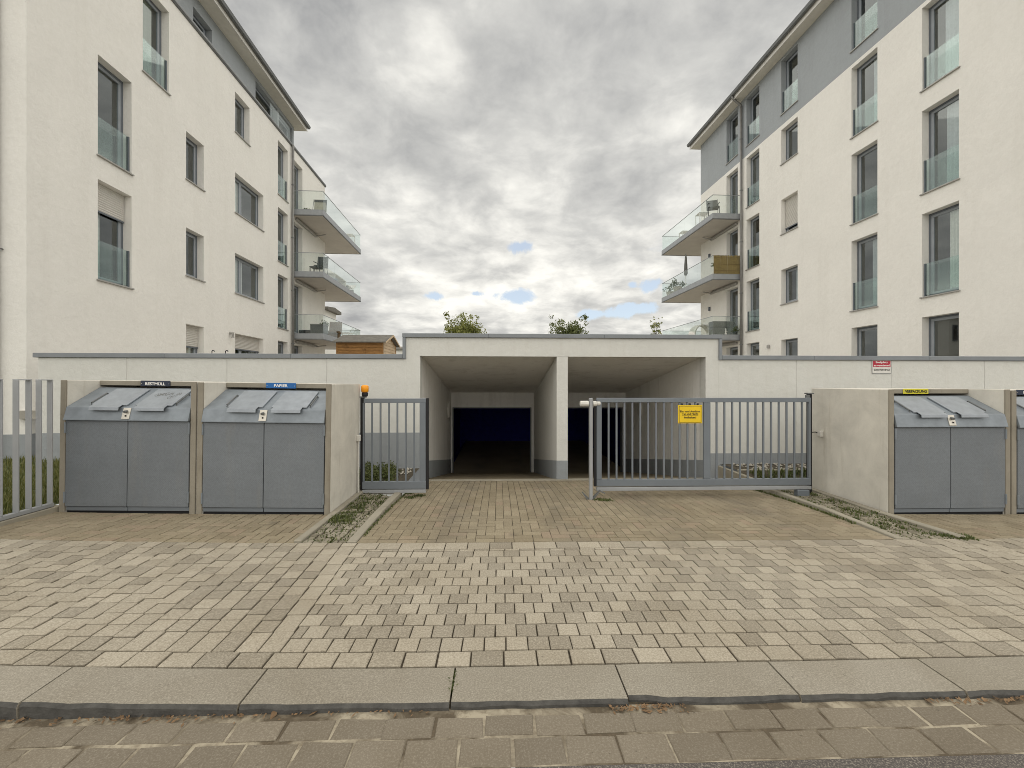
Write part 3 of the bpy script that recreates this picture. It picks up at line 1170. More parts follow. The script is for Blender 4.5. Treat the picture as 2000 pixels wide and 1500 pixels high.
box('edging_board', 'kerbing', bed_edge, 4.20, 4.268, 7.1, 8.18, -0.4, 0.04, 0.006)
box('edging_board', 'kerbing', bed_edge, 4.27, 9.6, 7.56, 7.61, -0.4, 0.085, 0.006)


# ------------------------------------------------------------------ garage entrance wall with its two ramps
gar = thing('garage_entrance', 'long white rendered garage wall with twin ramp openings and grey coping', 'garage')
gar.rotation_euler = (0, 0.0018, 0)
WY0, WY1 = WALL_Y, WALL_Y + 0.25
LOW, HIGH = 2.085, 2.487
XL, XR = -1.497, 3.98             # outer edges of the openings
SL, SR = -1.763, 4.23             # steps of the coping
seams = [(-8.49, -6.903), (-6.897, -5.083), (-5.077, -3.241), (-3.235, SL)]
for a, b in seams:
    box('wall_panel', 'garage_wall', gar, a, b, WY0, WY1, -0.5, LOW, 0.003)
for a, b in ((SR, 5.761), (5.767, 7.657), (7.663, 9.547), (9.553, 11.9)):
    box('wall_panel', 'garage_wall', gar, a, b, WY0, WY1, -0.5, LOW, 0.003)
# frame round both openings, in one piece
mb = MB()
OT = 2.136
pts = [(SL, -0.5), (XL, -0.5), (XL, OT), (XR, OT), (XR, -0.5), (SR, -0.5), (SR, HIGH), (SL, HIGH)]
mb.prism(pts, 'y', WY0, WY1)
mb.build('portal_wall', 'garage_wall', gar)
box('joint_backing', 'zinc_dark', gar, -8.4, SL - .05, WY0 + .012, WY1 - .02, -0.5, LOW - .01)
box('joint_backing', 'zinc_dark', gar, SR + .05, 11.8, WY0 + .012, WY1 - .02, -0.5, LOW - .01)
for a, b in ((-8.56, -6.2), (-6.198, -3.9), (-3.898, SL - .06), (SR + .06, 6.1), (6.102, 8.4), (8.402, 12.0)):
    box('coping', 'coping', gar, a, b, WY0 - .035, WY1 + .03, LOW, LOW + .085, 0.006)
for a, b in ((SL - .062, -0.2), (-0.198, 2.0), (2.002, SR + .062)):
    box('coping', 'coping', gar, a, b, WY0 - .04, WY1 + .035, HIGH, HIGH + .078, 0.006)
box('coping', 'coping', gar, SL - .058, SL, WY0 - .035, WY1 + .03, LOW - .002, HIGH - .001, 0.004)
box('coping', 'coping', gar, SR, SR + .058, WY0 - .035, WY1 + .03, LOW - .002, HIGH - .001, 0.004)
box('plinth', 'plinth', gar, -8.492, XL - .002, WY0 - .004, WY0 + .05, -0.45, 0.69)
box('plinth', 'plinth', gar, XR + .002, 11.9, WY0 - .004, WY0 + .05, -0.45, 0.28)
for x_ in (-5.42, -5.17):
    MB().tube([(x_, WY0 + .1, LOW + .08), (x_, WY0 + .1, LOW + .13), (x_ + .015, WY0 + .1, LOW + .15), (x_ + .035, WY0 + .1, LOW + .15), (x_ + .05, WY0 + .1, LOW + .13)], .008, 6).build('hook', 'black', gar)
# ramps
PX0, PX1 = 1.099, 1.31            # dividing wall
YB = 13.6
CZ, FZ, BZ = 1.31, -1.19, -0.216
mb = MB()
mb.add([(XL - .05, WY1 - .02, OT + .01), (XR + .05, WY1 - .02, OT + .01), (XR + .05, YB, CZ), (XL - .05, YB, CZ),
        (XL - .3, WY1 - .02, HIGH - .02), (XR + .25, WY1 - .02, HIGH - .02), (XR + .25, YB + 1, CZ + .25), (XL - .3, YB + 1, CZ + .25)],
       [(0, 1, 2, 3), (7, 6, 5, 4), (0, 4, 5, 1), (1, 5, 6, 2), (2, 6, 7, 3), (3, 7, 4, 0)])
mb.build('ramp_roof', 'tunnel_wall', gar)


def zr(y):
    return BZ + (FZ - BZ) * (y - WALL_Y) / (YB - WALL_Y)


def side(name, x0, x1, y0, zb=-1.6, mat='tunnel_wall'):
    c0 = OT + (CZ - OT) * (y0 - WALL_Y) / (YB - WALL_Y)
    MB().prism([(y0, zb), (YB, zb), (YB, CZ + .02), (y0, min(OT, c0) + .03)], 'x', x0, x1).build(name, mat, gar)


side('side_wall', XL - .22, XL, WY1 - .01)
side('side_wall', XR, XR + .22, WY1 - .01)
mb = MB().prism([(WY0 + .002, -0.6), (YB, -1.6), (YB, CZ - .004), (WY0 + .26, OT - .04), (WY0 + .26, OT - .002), (WY0 + .002, OT - .002)], 'x', PX0, PX1)
mb.build('dividing_wall', 'garage_wall', gar)
for x0, x1 in ((XL - .002, XL + .004), (PX0 - .004, PX0 + .002), (PX1 - .002, PX1 + .004), (XR - .004, XR + .002)):
    MB().prism([(WY0 + .006, zr(WALL_Y) - .3), (YB - .01, FZ - .3), (YB - .01, FZ + .42), (WY0 + .006, 0.15)], 'x', x0, x1).build('plinth', 'plinth', gar)
box('plinth', 'plinth', gar, PX0 - .004, PX1 + .004, WY0 - .002, WY0 + .03, -0.5, 0.15)
rp = MB().prism([(8.271, zr(8.27)), (YB, FZ), (21, FZ), (21, FZ - .2), (8.271, -1.4)], 'x', XL - .1, XR + .1).build('ramp', 'drive')
structure(rp)
for a, b in ((XL, PX0), (PX1, XR)):
    mb = MB().prism([(a - .02, CZ + .05), (a - .02, -1.6), (a + .05, -1.6), (a + .05, 0.87), (b - .09, 0.87), (b - .09, -1.6), (b + .02, -1.6), (b + .02, CZ + .05)], 'y', YB - .12, YB + .1)
    mb.build('back_wall', 'tunnel_wall', gar)
    MB().prism([(a + .05, -1.3), (a + .075, -1.3), (a + .075, 0.84), (b - .12, 0.84), (b - .12, -1.3), (b - .09, -1.3), (b - .09, 0.87), (a + .05, 0.87)], 'y', YB - .15, YB + .05).build('door_frame', 'coping', gar)
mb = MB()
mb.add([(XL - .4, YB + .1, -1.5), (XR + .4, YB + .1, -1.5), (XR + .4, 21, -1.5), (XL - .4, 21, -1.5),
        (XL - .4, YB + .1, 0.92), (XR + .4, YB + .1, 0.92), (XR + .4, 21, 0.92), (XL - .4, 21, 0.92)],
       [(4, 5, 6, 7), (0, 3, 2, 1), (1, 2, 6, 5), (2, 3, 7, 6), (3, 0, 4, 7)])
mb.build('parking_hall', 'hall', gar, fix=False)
for x, y, s_ in ((XL, 12.6, 1), (XR, 12.0, -1)):
    MB().prism([(y + .17 * math.cos(k * .5236), zr(y) + 1.85 + .24 * math.sin(k * .5236)) for k in range(12)], 'x', x, x + s_ * .07).build('wall_lamp', 'white_plastic', gar, bevel=.01)

# terrace deck over the garage
deck = MB().prism([(-9.2, 8.46), (SL - .3, 8.46), (SL - .3, 14.7), (SR + .27, 14.7), (SR + .27, 8.46), (12.2, 8.46), (13, 40), (-12, 40)], 'z', 0.95, 1.1)
structure(deck.build('terrace', 'deck'))


# ------------------------------------------------------------------ apartment houses
class House:
    """local frame: y runs along the long facade away from the road, x = sg*n with n pointing out of the facade"""

    def __init__(s, name, label, loc, rz, sg):
        s.root = thing(name, label, 'apartment building', loc, rz, None)
        s.sg = sg
        s.cache = {}

    def pt(s, n, y, z):
        return (s.sg * n, y, z)

    def bx(s, mb, n0, n1, y0, y1, z0, z1):
        a, b = sorted((s.sg * n0, s.sg * n1))
        return mb.box(a, b, y0, y1, z0, z1)

    def part(s, name, mat, n0, n1, y0, y1, z0, z1, parent=None, bevel=0.0):
        return s.bx(MB(), n0, n1, y0, y1, z0, z1).build(name, mat, parent or s.root, bevel)

    def facade(s, name, mat, y0, y1, z0, z1, holes, n=0.0, depth=0.25):
        """a wall face with recessed openings (their reveals are part of it)"""
        ys = sorted({y0, y1} | {v for h in holes for v in h[:2]})
        zs = sorted({z0, z1} | {v for h in holes for v in h[2:4]})
        mb = MB()
        idx = {}

        def V(a, b):
            if (a, b) not in idx:
                idx[(a, b)] = len(mb.v)
                mb.v.append(s.pt(n, a, b))
            return idx[(a, b)]
        for a, b in zip(ys, ys[1:]):
            for c, d in zip(zs, zs[1:]):
                m1, m2 = (a + b) / 2, (c + d) / 2
                if any(h[0] < m1 < h[1] and h[2] < m2 < h[3] for h in holes):
                    continue
                mb.f.append((V(a, c), V(b, c), V(b, d), V(a, d)))
        for a, b, c, d in (h[:4] for h in holes):
            i0 = len(mb.v)
            mb.v += [s.pt(n, a, c), s.pt(n, b, c), s.pt(n, b, d), s.pt(n, a, d)]
            mb.v += [s.pt(n - depth, a, c), s.pt(n - depth, b, c), s.pt(n - depth, b, d), s.pt(n - depth, a, d)]
            for k in range(4):
                l = (k + 1) % 4
                mb.f.append((i0 + k, i0 + l, i0 + 4 + l, i0 + 4 + k))
        return mb.build(name, mat, s.root, fix=False)

    def sub(s, key, name, mat, parent, make, bevel=0.0):
        k = (name,) + key
        if k not in s.cache:
            mb = MB()
            make(mb)
            me = mb.mesh(name, bevel)
            me.materials.append(M[mat])
            s.cache[k] = me
        return put(name, s.cache[k], parent)

    def window(s, y, z, w, h, n=0.0, guard=False, shutter=0.0, curtain=None, mullion=False, side=1):
        """window set back in its reveal; origin at the outer lower near corner of the opening"""
        key = (w, h, guard, mullion)
        f = 0.20
        k = ('window',) + key
        if k not in s.cache:
            mb = MB()
            a, b = sorted((s.sg * (-f), s.sg * (-f - .05)))
            mb.ring((0.0, w, 0.0, h), (.055, w - .055, .055, h - .055), 'x', a, b)
            me = mb.mesh('window', 0.004)
            me.materials.append(M['frame'])
            s.cache[k] = me
        win = put('window', s.cache[k], s.root, s.pt(n, y, z))
        g = s.sg
        lo = 0.06
        halves = [(.05, w - .05)] if not mullion else [(.05, w * .36), (w * .36 + .01, w - .05)]
        for i, (p, q) in enumerate(halves):
            def mk(mb, p=p, q=q):
                a, b = sorted((g * (-f - .012), g * (-f - .06)))
                mb.ring((p, q, lo, h - .05), (p + .07, q - .07, lo + .07, h - .12), 'x', a, b)
            s.sub(key + (i, 's'), 'sash', 'sash', win, mk, 0.004)

            def mp(mb, p=p, q=q):
                x = g * (-f - .035)
                mb.quad((x, p + .06, lo + .06), (x, q - .06, lo + .06), (x, q - .06, h - .11), (x, p + .06, h - .11))
            s.sub(key + (i, 'p'), 'pane', 'pane', win, mp)

        def ms(mb):
            s.bx(mb, -f, .045, -.035, w + .035, -.03, 0.004)
        s.sub(key + ('sl',), 'sill', 'sill', win, ms, 0.004)
        if guard:
            gh = 0.92 if not isinstance(guard, float) else guard

            def mg(mb):
                s.bx(mb, -.075, -.063, .03, w - .03, .05, gh)
            s.sub(key + ('g',), 'glass_guard', 'guard', win, mg)
            for i, (p, q) in enumerate(((.004, .035), (w - .035, w - .004))):
                def mq(mb, p=p, q=q):
                    s.bx(mb, -.11, -.045, p, q, .02, gh + .005)
                s.sub(key + ('q', i), 'guard_clamp', 'frame', win, mq, 0.003)
        if shutter:
            zs = h - shutter * h
            t = MB()
            x0, x1 = -f + .012, -f + .03
            prof = []
            nl = max(4, int((h - zs) / .05))
            for i in range(nl):
                za = zs + (h - zs) * i / nl
                zb = zs + (h - zs) * (i + 1) / nl
                prof += [(x1, za + .004), (x1 + .010, (za + zb) / 2), (x1, zb - .004), (x1 - .006, zb)]
            prof = [(x0, zs)] + prof + [(x0, h)]
            t.prism([(g * p, q) for p, q in prof], 'y', .02, w - .02)
            t.build('roller_shutter', 'shutter', win)
            s.bx(MB(), x0 - .005, x1 + .01, .02, w - .02, zs - .04, zs - .002).build('shutter_bar', 'frame', win)
        if curtain:  # hanging cloth: a curtain, in some windows a stand-in for pane reflection
            cm, c0, c1 = curtain
            mb = MB()
            nn = 18
            vs = []
            for i in range(nn + 1):
                yy = w * (c0 + (c1 - c0) * i / nn)
                x = g * (-f - .105 + .02 * math.sin(i * 1.9))
                vs += [(x, yy, .05), (x, yy, h - .05)]
            mb.add(vs, [(2 * i, 2 * i + 2, 2 * i + 3, 2 * i + 1) for i in range(nn)])
            mb.build('curtain', cm, win, fix=False)
        # the dark room behind
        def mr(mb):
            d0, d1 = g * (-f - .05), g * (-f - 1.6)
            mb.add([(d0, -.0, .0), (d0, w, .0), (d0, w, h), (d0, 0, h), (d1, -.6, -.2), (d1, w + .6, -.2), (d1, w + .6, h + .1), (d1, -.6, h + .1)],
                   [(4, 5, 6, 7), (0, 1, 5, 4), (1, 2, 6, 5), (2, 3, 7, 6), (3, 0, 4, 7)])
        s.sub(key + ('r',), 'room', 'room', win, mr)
        return win

    def balcony(s, y0, y1, yw, out, zt, th=0.26, gh=0.86, panels=(), lamp=None):
        """slab wrapping the far corner of the house, glass balustrade on three sides"""
        g = s.sg
        prof = [(g * .004, y0), (g * out, y0), (g * out, y1), (g * -2.2, y1), (g * -2.2, yw + .004), (g * .004, yw + .004)]
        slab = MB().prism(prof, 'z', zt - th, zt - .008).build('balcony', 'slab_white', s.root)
        # zinc fascia along near end, long side and far end
        e = .012
        pr2 = [(g * .006, y0 - e), (g * (out + e), y0 - e), (g * (out + e), y1 + e), (g * -2.2, y1 + e), (g * -2.2, y1 + .002), (g * (out + .002), y1 + .002), (g * (out + .002), y0 - .002), (g * .006, y0 - .002)]
        MB().prism(pr2, 'z', zt - th + .03, zt + .012).build('fascia', 'fascia', slab)
        pr3 = [(g * .006, y0 - e - .006), (g * (out + e + .006), y0 - e - .006), (g * (out + e + .006), y1 + e + .006), (g * -2.2, y1 + e + .006), (g * -2.2, y1 - .03), (g * (out - .03), y1 - .03), (g * (out - .03), y0 + .03), (g * .006, y0 + .03)]
        MB().prism(pr3, 'z', zt - th - .012, zt - th + .028).build('drip_edge', 'zinc_dark', slab)
        def gp(n0, n1, ya, yb):
            s.bx(MB(), n0, n1, ya, yb, zt + .015, zt + gh).build('glass_panel', 'balcony_glass', slab)
        gp(.05, out - .02, y0 + .012, y0 + .024)
        cuts = [y0 + .03 + (y1 - y0 - .06) * i / 4 for i in range(5)]
        for a, b in zip(cuts, cuts[1:]):
            gp(out - .024, out - .012, a + .008, b - .008)
        gp(-2.1, out - .03, y1 - .024, y1 - .012)
        rail = [(g * .03, y0 + .005), (g * (out - .006), y0 + .005), (g * (out - .006), y1 - .006), (g * -2.1, y1 - .006), (g * -2.1, y1 - .03), (g * (out - .03), y1 - .03), (g * (out - .03), y0 + .029), (g * .03, y0 + .029)]
        MB().prism(rail, 'z', zt + gh, zt + gh + .022).build('handrail', 'fascia', slab)
        # folded awning on the wall under the slab
        aw = s.bx(MB(), .006, .13, y0 + .25, y0 + 2.6, zt - th - .16, zt - th - .05).build('awning_case', 'sill', slab, 0.02)
        t = MB().tube([s.pt(.1, y0 + 2.5, zt - th - .12), s.pt(.62, y0 + 2.3, zt - th - .10), s.pt(.66, y0 + 2.28, zt - th - .085)], .028, 6)
        t.build('awning_arm', 'sill', slab)
        return slab

    def pipe(s, y, n, z0, z1, r=.055):
        t = MB().tube([s.pt(n, y, z0), s.pt(n, y, z1)], r, 10)
        p = t.build('downpipe', 'pipe', s.root, smooth=True)
        z = z0 + 1.2
        while z < z1:
            MB().lathe([(r + .008, z), (r + .012, z + .02), (r + .012, z + .03), (r + .008, z + .05)], s.sg * n, y, 10).build('pipe_clip', 'zinc_dark', p)
            z += 2.4
        return p


SIL = lambda k: 1.15 + 2.845 * k        # floor sill heights
FH = 2.29                               # French window height
SM0, SMH = 0.82, 1.41                   # small windows: sill above the floor line and height

# ---- left house
LH = House('apartment_house', 'white apartment house on the left with a recessed grey top floor', (-9.10, 8.58, 0), 0.03, 1)
LL, LEND = 15.4, 12.42
lw = [
    ('F', 1.53, 2.47, 1, dict(guard=True, shutter=.28, curtain=('curtain', 0, .42))),
    ('F', 1.53, 2.47, 2, dict(guard=True, curtain=('curtain', .0, .35))),
    ('F', 2.82, 3.74, 3, dict(guard=True, curtain=('curtain_green', .15, .75))),
    ('S', 4.43, 5.23, 0, dict(shutter=.45, curtain=('curtain', 0, .8))),
    ('S', 4.43, 5.23, 1, dict(curtain=('curtain_green', 0, .5))),
    ('S', 4.43, 5.23, 2, dict()),
    ('S', 6.92, 8.85, 0, dict(mullion=True, shutter=.36)),
    ('S', 6.92, 8.85, 1, dict(mullion=True, curtain=('curtain', .02, .5))),  # pale cloth stands in for the bright reflection of the near pane
    ('S', 6.92, 8.85, 2, dict(mullion=True, curtain=('curtain', .02, .48))),  # near pane's reflection put in as pale cloth here too
    ('S', 6.92, 7.85, 3, dict()),
    ('F', 10.05, 10.97, 0, dict()),
    ('F', 10.05, 10.97, 1, dict(guard=True)),
    ('F', 10.05, 10.97, 2, dict(guard=True)),
    ('F', 10.05, 10.97, 3, dict(guard=True)),
    ('D', 11.62, 12.5, 0, dict()),
    ('D', 11.62, 12.5, 1, dict()),
    ('D', 11.62, 12.5, 2, dict()),
    ('D', 11.62, 12.5, 3, dict()),
]


def opening(t, y0, y1, k):
    z = SIL(k)
    if t == 'S':
        return (y0, y1, round(z + SM0, 3), round(z + SM0 + SMH, 3))
    if t == 'D':
        return (y0, y1, round(z - .05, 3), round(z + FH - .05, 3))
    return (y0, y1, round(z, 3), round(z + FH, 3))


holes = [opening(*w_[:4]) for w_ in lw]
LH.facade('facade', 'white_wall', 0, LL, -0.3, LEND - .02, holes)
for w_, h_ in zip(lw, holes):
    LH.window(h_[0], h_[2], round(h_[1] - h_[0], 3), round(h_[3] - h_[2], 3), **w_[4])
mb = MB()
mb.add([(0, 0, -.3), (0, 0, LEND - .02), (-12, 0, LEND - .02), (-12, 0, -.3), (0, LL, -.3), (0, LL, LEND - .02), (-12, LL, LEND - .02), (-12, LL, -.3)],
       [(0, 1, 2, 3), (4, 5, 6, 7), (1, 5, 6, 2), (3, 2, 6, 7)])
mb.build('end_wall', 'white_wall', LH.root, fix=False)
LH.part('plinth', 'plinth', -12, .008, -.008, .25, -.3, .64)
LH.part('plinth', 'plinth', -.1, .008, .252, 12, -.3, .64)
# ledge: sheet metal coping along the terrace of the top floor
g = MB().prism([(-.25, LEND - .03), (.03, LEND - .03), (.06, LEND + .02), (.05, LEND + .09), (-.25, LEND + .06)], 'y', -.04, LL + .05)
g.build('ledge', 'zinc_dark', LH.root)
LH.part('ledge_sheet', 'fascia', -.24, .035, -.02, LL + .03, LEND + .095, LEND + .115)
LH.part('terrace_floor', 'deck', -12, -.26, 0, LL, LEND - .06, LEND + .03)
# recessed top floor
TN, TE = -1.05, 14.0
tw = [(6.35, 7.35, LEND + .35, LEND + 1.95, {}), (10.3, 12.25, LEND + .12, LEND + 2.2, {}), (12.38, 13.85, LEND + .12, LEND + 2.2, {})]
LH.facade('top_wall', 'grey_wall', 0.6, TE, LEND, 14.82, tw, TN)
for a, b, c, d, kw in tw:
    LH.window(a, c, round(b - a, 3), round(d - c, 3), n=TN, **kw)
mb = MB()
mb.add([(TN, .6, LEND), (TN, .6, 14.82), (-11, .6, 14.82), (-11, .6, LEND), (TN, TE, LEND), (TN, TE, 14.82), (-11, TE, 14.82), (-11, TE, LEND)], [(0, 1, 2, 3), (4, 5, 6, 7)])
mb.build('top_end_wall', 'grey_wall', LH.root, fix=False)
LH.part('soffit', 'soffit', -12, TN + .52, -.3, TE + .32, 14.8, 14.95)
LH.part('roof_fascia', 'white_paint', TN + .522, TN + .545, -.32, TE + .34, 14.79, 15.0)
MB().prism([(TN + .55, 14.96), (TN + .6, 14.92), (TN + .68, 14.94), (TN + .71, 15.05), (TN + .55, 15.06)], 'y', -.34, TE + .36).build('roof_gutter', 'zinc_dark', LH.root)
MB().prism([(TN + .56, 15.06), (TN + .5, 15.1), (-6.5, 16.2), (-12, 15.1), (-12, 14.96), (TN + .5, 14.96)], 'y', -.33, TE + .35).build('roof', 'roof_felt', LH.root)
# glass rail at the terrace end
LH.part('glass_rail', 'balcony_glass', -.12, -.108, 9.6, 11.4, LEND + .12, LEND + .85)
LH.pipe(11.28, .09, -.2, LEND)
MB().tube([(-.52, -.075, -.2), (-.52, -.075, 15)], .06, 10).build('downpipe', 'pipe', LH.root, smooth=True)
MB().tube([(-.52, -.075, 4.2), (-.42, -.05, 4.2), (-.42, 0, 4.2)], .012, 6).build('pipe_bracket', 'zinc_dark', LH.root)
LB = [LH.balcony(11.46, 17.4, LL, 1.36, SIL(k) - .1) for k in (1, 2, 3)]
for y, z in ((6.6, 3.35),):
    t = MB().tube([(.0, y, z), (.1, y, z), (.1, y, z - .16)], .05, 8).build('wall_light', 'sill', LH.root)

# ---- right house
RH = House('apartment_house', 'white apartment house on the right with a flush grey top storey', (11.80, 8.15, 0), 0.035, -1)
RL = 15.6
ZONE = 12.1
rw = []
for k in (0, 1, 2, 3):  # cloths on the near side stand in for reflections in the panes
    rw.append(('F', 2.49, 3.42, k, dict(guard=(k > 0), curtain=(('curtain', .0, .5) if k == 1 else ('curtain_dim', .0, .62) if k == 3 else ('curtain_dim', .0, .58) if k == 2 else None))))
    rw.append(('F', 4.77, 5.71, k, dict(guard=(k > 0), curtain=(('curtain_dim', .0, .5) if k == 1 else ('curtain_dim', .0, .45) if k == 3 else None))))
    rw.append(('S', 8.15, 9.07, k, dict(shutter=.82) if k == 2 else dict(curtain=('curtain_dim', .0, .5) if k in (1,) else None)))
    rw.append(('F', 10.47, 11.4, k, dict(guard=(k > 0))))
    rw.append(('D', 12.08, 13.04, k, dict()))
top = []
for y0, y1 in ((2.49, 3.42), (4.77, 5.71), (8.15, 9.07), (10.47, 11.4), (12.08, 13.04)):
    top.append(('F', y0, y1, 4, dict(guard=True)))
holes = [opening(*w_[:4]) for w_ in rw]
RH.facade('facade', 'white_wall', 0, RL, -.3, ZONE, holes)
th_ = [(a[1], a[2], round(SIL(4), 3), 14.72) for a in top]
RH.facade('top_facade', 'grey_wall', 0, RL, ZONE, 14.9, th_)
for w_, h_ in zip(rw + top, holes + th_):
    RH.window(h_[0], h_[2], round(h_[1] - h_[0], 3), round(h_[3] - h_[2], 3), **w_[4])
for nm, mt, z0, z1 in (('end_wall', 'white_wall', -.3, ZONE), ('top_end_wall', 'grey_wall', ZONE, 14.9)):
    mb = MB()
    mb.add([(0, 0, z0), (0, 0, z1), (12, 0, z1), (12, 0, z0), (0, RL, z0), (0, RL, z1), (12, RL, z1), (12, RL, z0)], [(0, 1, 2, 3), (4, 5, 6, 7), (3, 2, 6, 7)])
    mb.build(nm, mt, RH.root, fix=False)
RH.part('plinth', 'plinth', -12, .008, -.008, 8, -.3, .6)
RH.part('soffit', 'soffit', -12, .42, -.4, RL + .38, 14.86, 15.0)
RH.part('roof_fascia', 'white_paint', .422, .445, -.42, RL + .4, 14.85, 15.06)
MB().prism([(-.45, 15.03), (-.5, 14.99), (-.58, 15.01), (-.61, 15.12), (-.45, 15.13)], 'y', -.44, RL + .42).build('roof_gutter', 'zinc_dark', RH.root)
MB().prism([(-.45, 15.13), (-.4, 15.17), (6, 16.3), (12, 15.2), (12, 15.01), (-.4, 15.01)], 'y', -.43, RL + .41).build('roof', 'roof_felt', RH.root)
p = RH.pipe(11.67, .09, -.2, 14.55)
MB().tube([(-.09, 11.67, 14.5), (-.1, 11.67, 14.6), (-.45, 11.67, 14.85), (-.53, 11.67, 15.0)], .055, 10).build('pipe_bend', 'pipe', p, smooth=True)
RB = [RH.balcony(11.82, 17.6, RL, 1.38, SIL(k) - .1) for k in (1, 2, 3)]
for z in (SIL(3) - 1.35, SIL(2) - 1.35):
    RH.part('wall_light', 'frame', 0, .09, 14.55, 14.66, z, z + .2, None, .01)
RH.part('wall_light', 'sill', 0, .09, 9.75, 9.87, 3.1, 3.25, None, .02)


# ------------------------------------------------------------------ bin boxes: precast concrete with steel fronts
def bin_box(label, x, z, depth, sign=None, face=None, ink='white_ink', sx=0.95, sw=0.36, yoff=0.0, width=1.617, tilt=0.0, scribble=False):
    t = thing('bin_box', label, 'bin box', (x, 5.37 + yoff, z), 0, 'concrete bin boxes with steel fronts')
    t.rotation_euler = (0, tilt, 0)
    W = width
    H = 1.60
    w = 0.07
    for a, b in ((0.004, w), (W - w, W - 0.004)):
        box('side_panel', 'concrete', t, a, b, 0.022, depth, -0.06, H, 0.006)
        box('front_edge', 'concrete_edge', t, a, b, 0.0, 0.022, -0.06, H - .001, 0.005)
    box('back_panel', 'concrete', t, w + .001, W - w - .001, depth - .08, depth, -0.06, H - .002)
    box('roof_slab', 'concrete', t, w + .001, W - w - .001, 0.462, depth - .081, 1.535, H - .003)
    box('lintel', 'concrete_edge', t, w + .001, W - w - .001, 0.44, 0.461, 1.535, H - .004, 0.004)
    x0, x1 = w + .004, W - w - .004
    prof = [(-.036, 1.115), (-.036, 1.125), (.004, 1.275), (.438, 1.508), (.438, 1.48), (.03, 1.25), (-.005, 1.115)]
    hood = MB().prism(prof, 'x', x0, x1).build('hood', 'hood_steel', t, 0.004)
    sl = math.atan2(.233, .434)
    cs, sn = math.cos(sl), math.sin(sl)
    L = math.hypot(.233, .434)

    def S(u, v, h):
        """point on the sloping hood: u across, v up the slope, h above it"""
        return (u, .004 + v * cs - h * sn, 1.275 + v * sn + h * cs)
    span = x1 - x0
    for i, (a, b) in enumerate(((.19, .475), (.548, .84))):
        ua, ub = x0 + a * span, x0 + b * span
        va, vb = .03, L * .87
        vs = [S(ua, va, .002), S(ub, va, .002), S(ub, vb, .002), S(ua, vb, .002), S(ua, va, .022), S(ub, va, .022), S(ub, vb, .022), S(ua, vb, .022)]
        fl = MB().add(vs, [(0, 3, 2, 1), (4, 5, 6, 7), (0, 1, 5, 4), (1, 2, 6, 5), (2, 3, 7, 6), (3, 0, 4, 7)]).build('flap', 'flap_steel', t, 0.004)
        # grip lip folded over the front edge
        ga, gb = ua + .03, ub - .045
        pr = [(.016, va + .0), (.026, va - .0), (.028, va - .07), (-.004, va - .095), (-.010, va - .086), (.016, va - .064)]
        n = len(pr)
        vs = [S(ga, v, h) for h, v in pr] + [S(gb, v, h) for h, v in pr]
        fs = [tuple(range(n)), tuple(range(2 * n - 1, n - 1, -1))] + [(k, (k + 1) % n, n + (k + 1) % n, n + k) for k in range(n)]
        MB().add(vs, fs).build('grip', 'flap_steel', fl, 0.002)
        us = ua - .028 if i == 0 else ub + .03
        MB().tube([S(us, .06, .0), S(us, .07, .022), S(us, L * .62, .022), S(us, L * .64, 0)], .009, 6).build('stay', 'zinc_dark', fl)
        MB().tube([S(ua + .04, vb + .008, .012), S(ub - .04, vb + .008, .012)], .009, 6).build('flap_hinge', 'hood_steel', fl)
        if scribble and i == 1:      # illegible pen scrawl on the flap
            rr = random.Random(5)
            vs, fs = [], []
            for k in range(9):
                u, v = ua + .08 + .032 * k, va + (vb - va) * rr.uniform(.45, .7)
                prev = None
                for q_ in range(10):
                    a_ = q_ * .9 + k
                    c_ = (u + .022 * math.cos(a_) + .003 * q_, v + .035 * math.sin(a_ * (1 + .2 * (k % 3))))
                    if prev:
                        dx_, dy_ = c_[0] - prev[0], c_[1] - prev[1]
                        l_ = math.hypot(dx_, dy_) or 1
                        nx, ny = -dy_ / l_ * .0025, dx_ / l_ * .0025
                        b_ = len(vs)
                        vs += [S(prev[0] + nx, prev[1] + ny, .0232), S(prev[0] - nx, prev[1] - ny, .0232), S(c_[0] - nx, c_[1] - ny, .0232), S(c_[0] + nx, c_[1] + ny, .0232)]
                        fs.append((b_, b_ + 1, b_ + 2, b_ + 3))
                    prev = c_
            MB().add(vs, fs).build('scrawl', 'tin', fl, fix=False)
    mid = (x0 + x1) / 2
    px_ = mid - .005
    q = [(-.03, 1.135), (-.044, 1.138), (-.006, 1.272), (.006, 1.270)]
    lp = MB().prism(q, 'x', px_ - .045, px_ + .045).build('lock_plate', 'steel_light', t, 0.003)
    MB().tube([(px_, -.014, 1.232), (px_, -.05, 1.225)], .016, 10).build('lock_cylinder', 'zinc_dark', lp)
    MB().tube([(px_ + .004, -.024, 1.180), (px_ + .004, -.042, 1.176)], .009, 8).build('keyhole', 'black', lp)
    for a, b, hx in ((x0 + .006, mid - .004, x0 + .004), (mid + .004, x1 - .006, x1 - .004)):
        d = box('door', 'door_steel', t, a, b, -.004, .03, .072, 1.112, 0.004)
        for hz in (.96, .12):
            MB().lathe([(.011, hz), (.011, hz + .13)], hx, -.008, 8).build('hinge', 'hood_steel', d)
        box('base_strip', 'gate', t, a, b, .012, .03, .018, .066, 0.003)
    box('inner_back', 'black', t, x0 - .003, x1 + .003, .035, .05, -.05, 1.1)
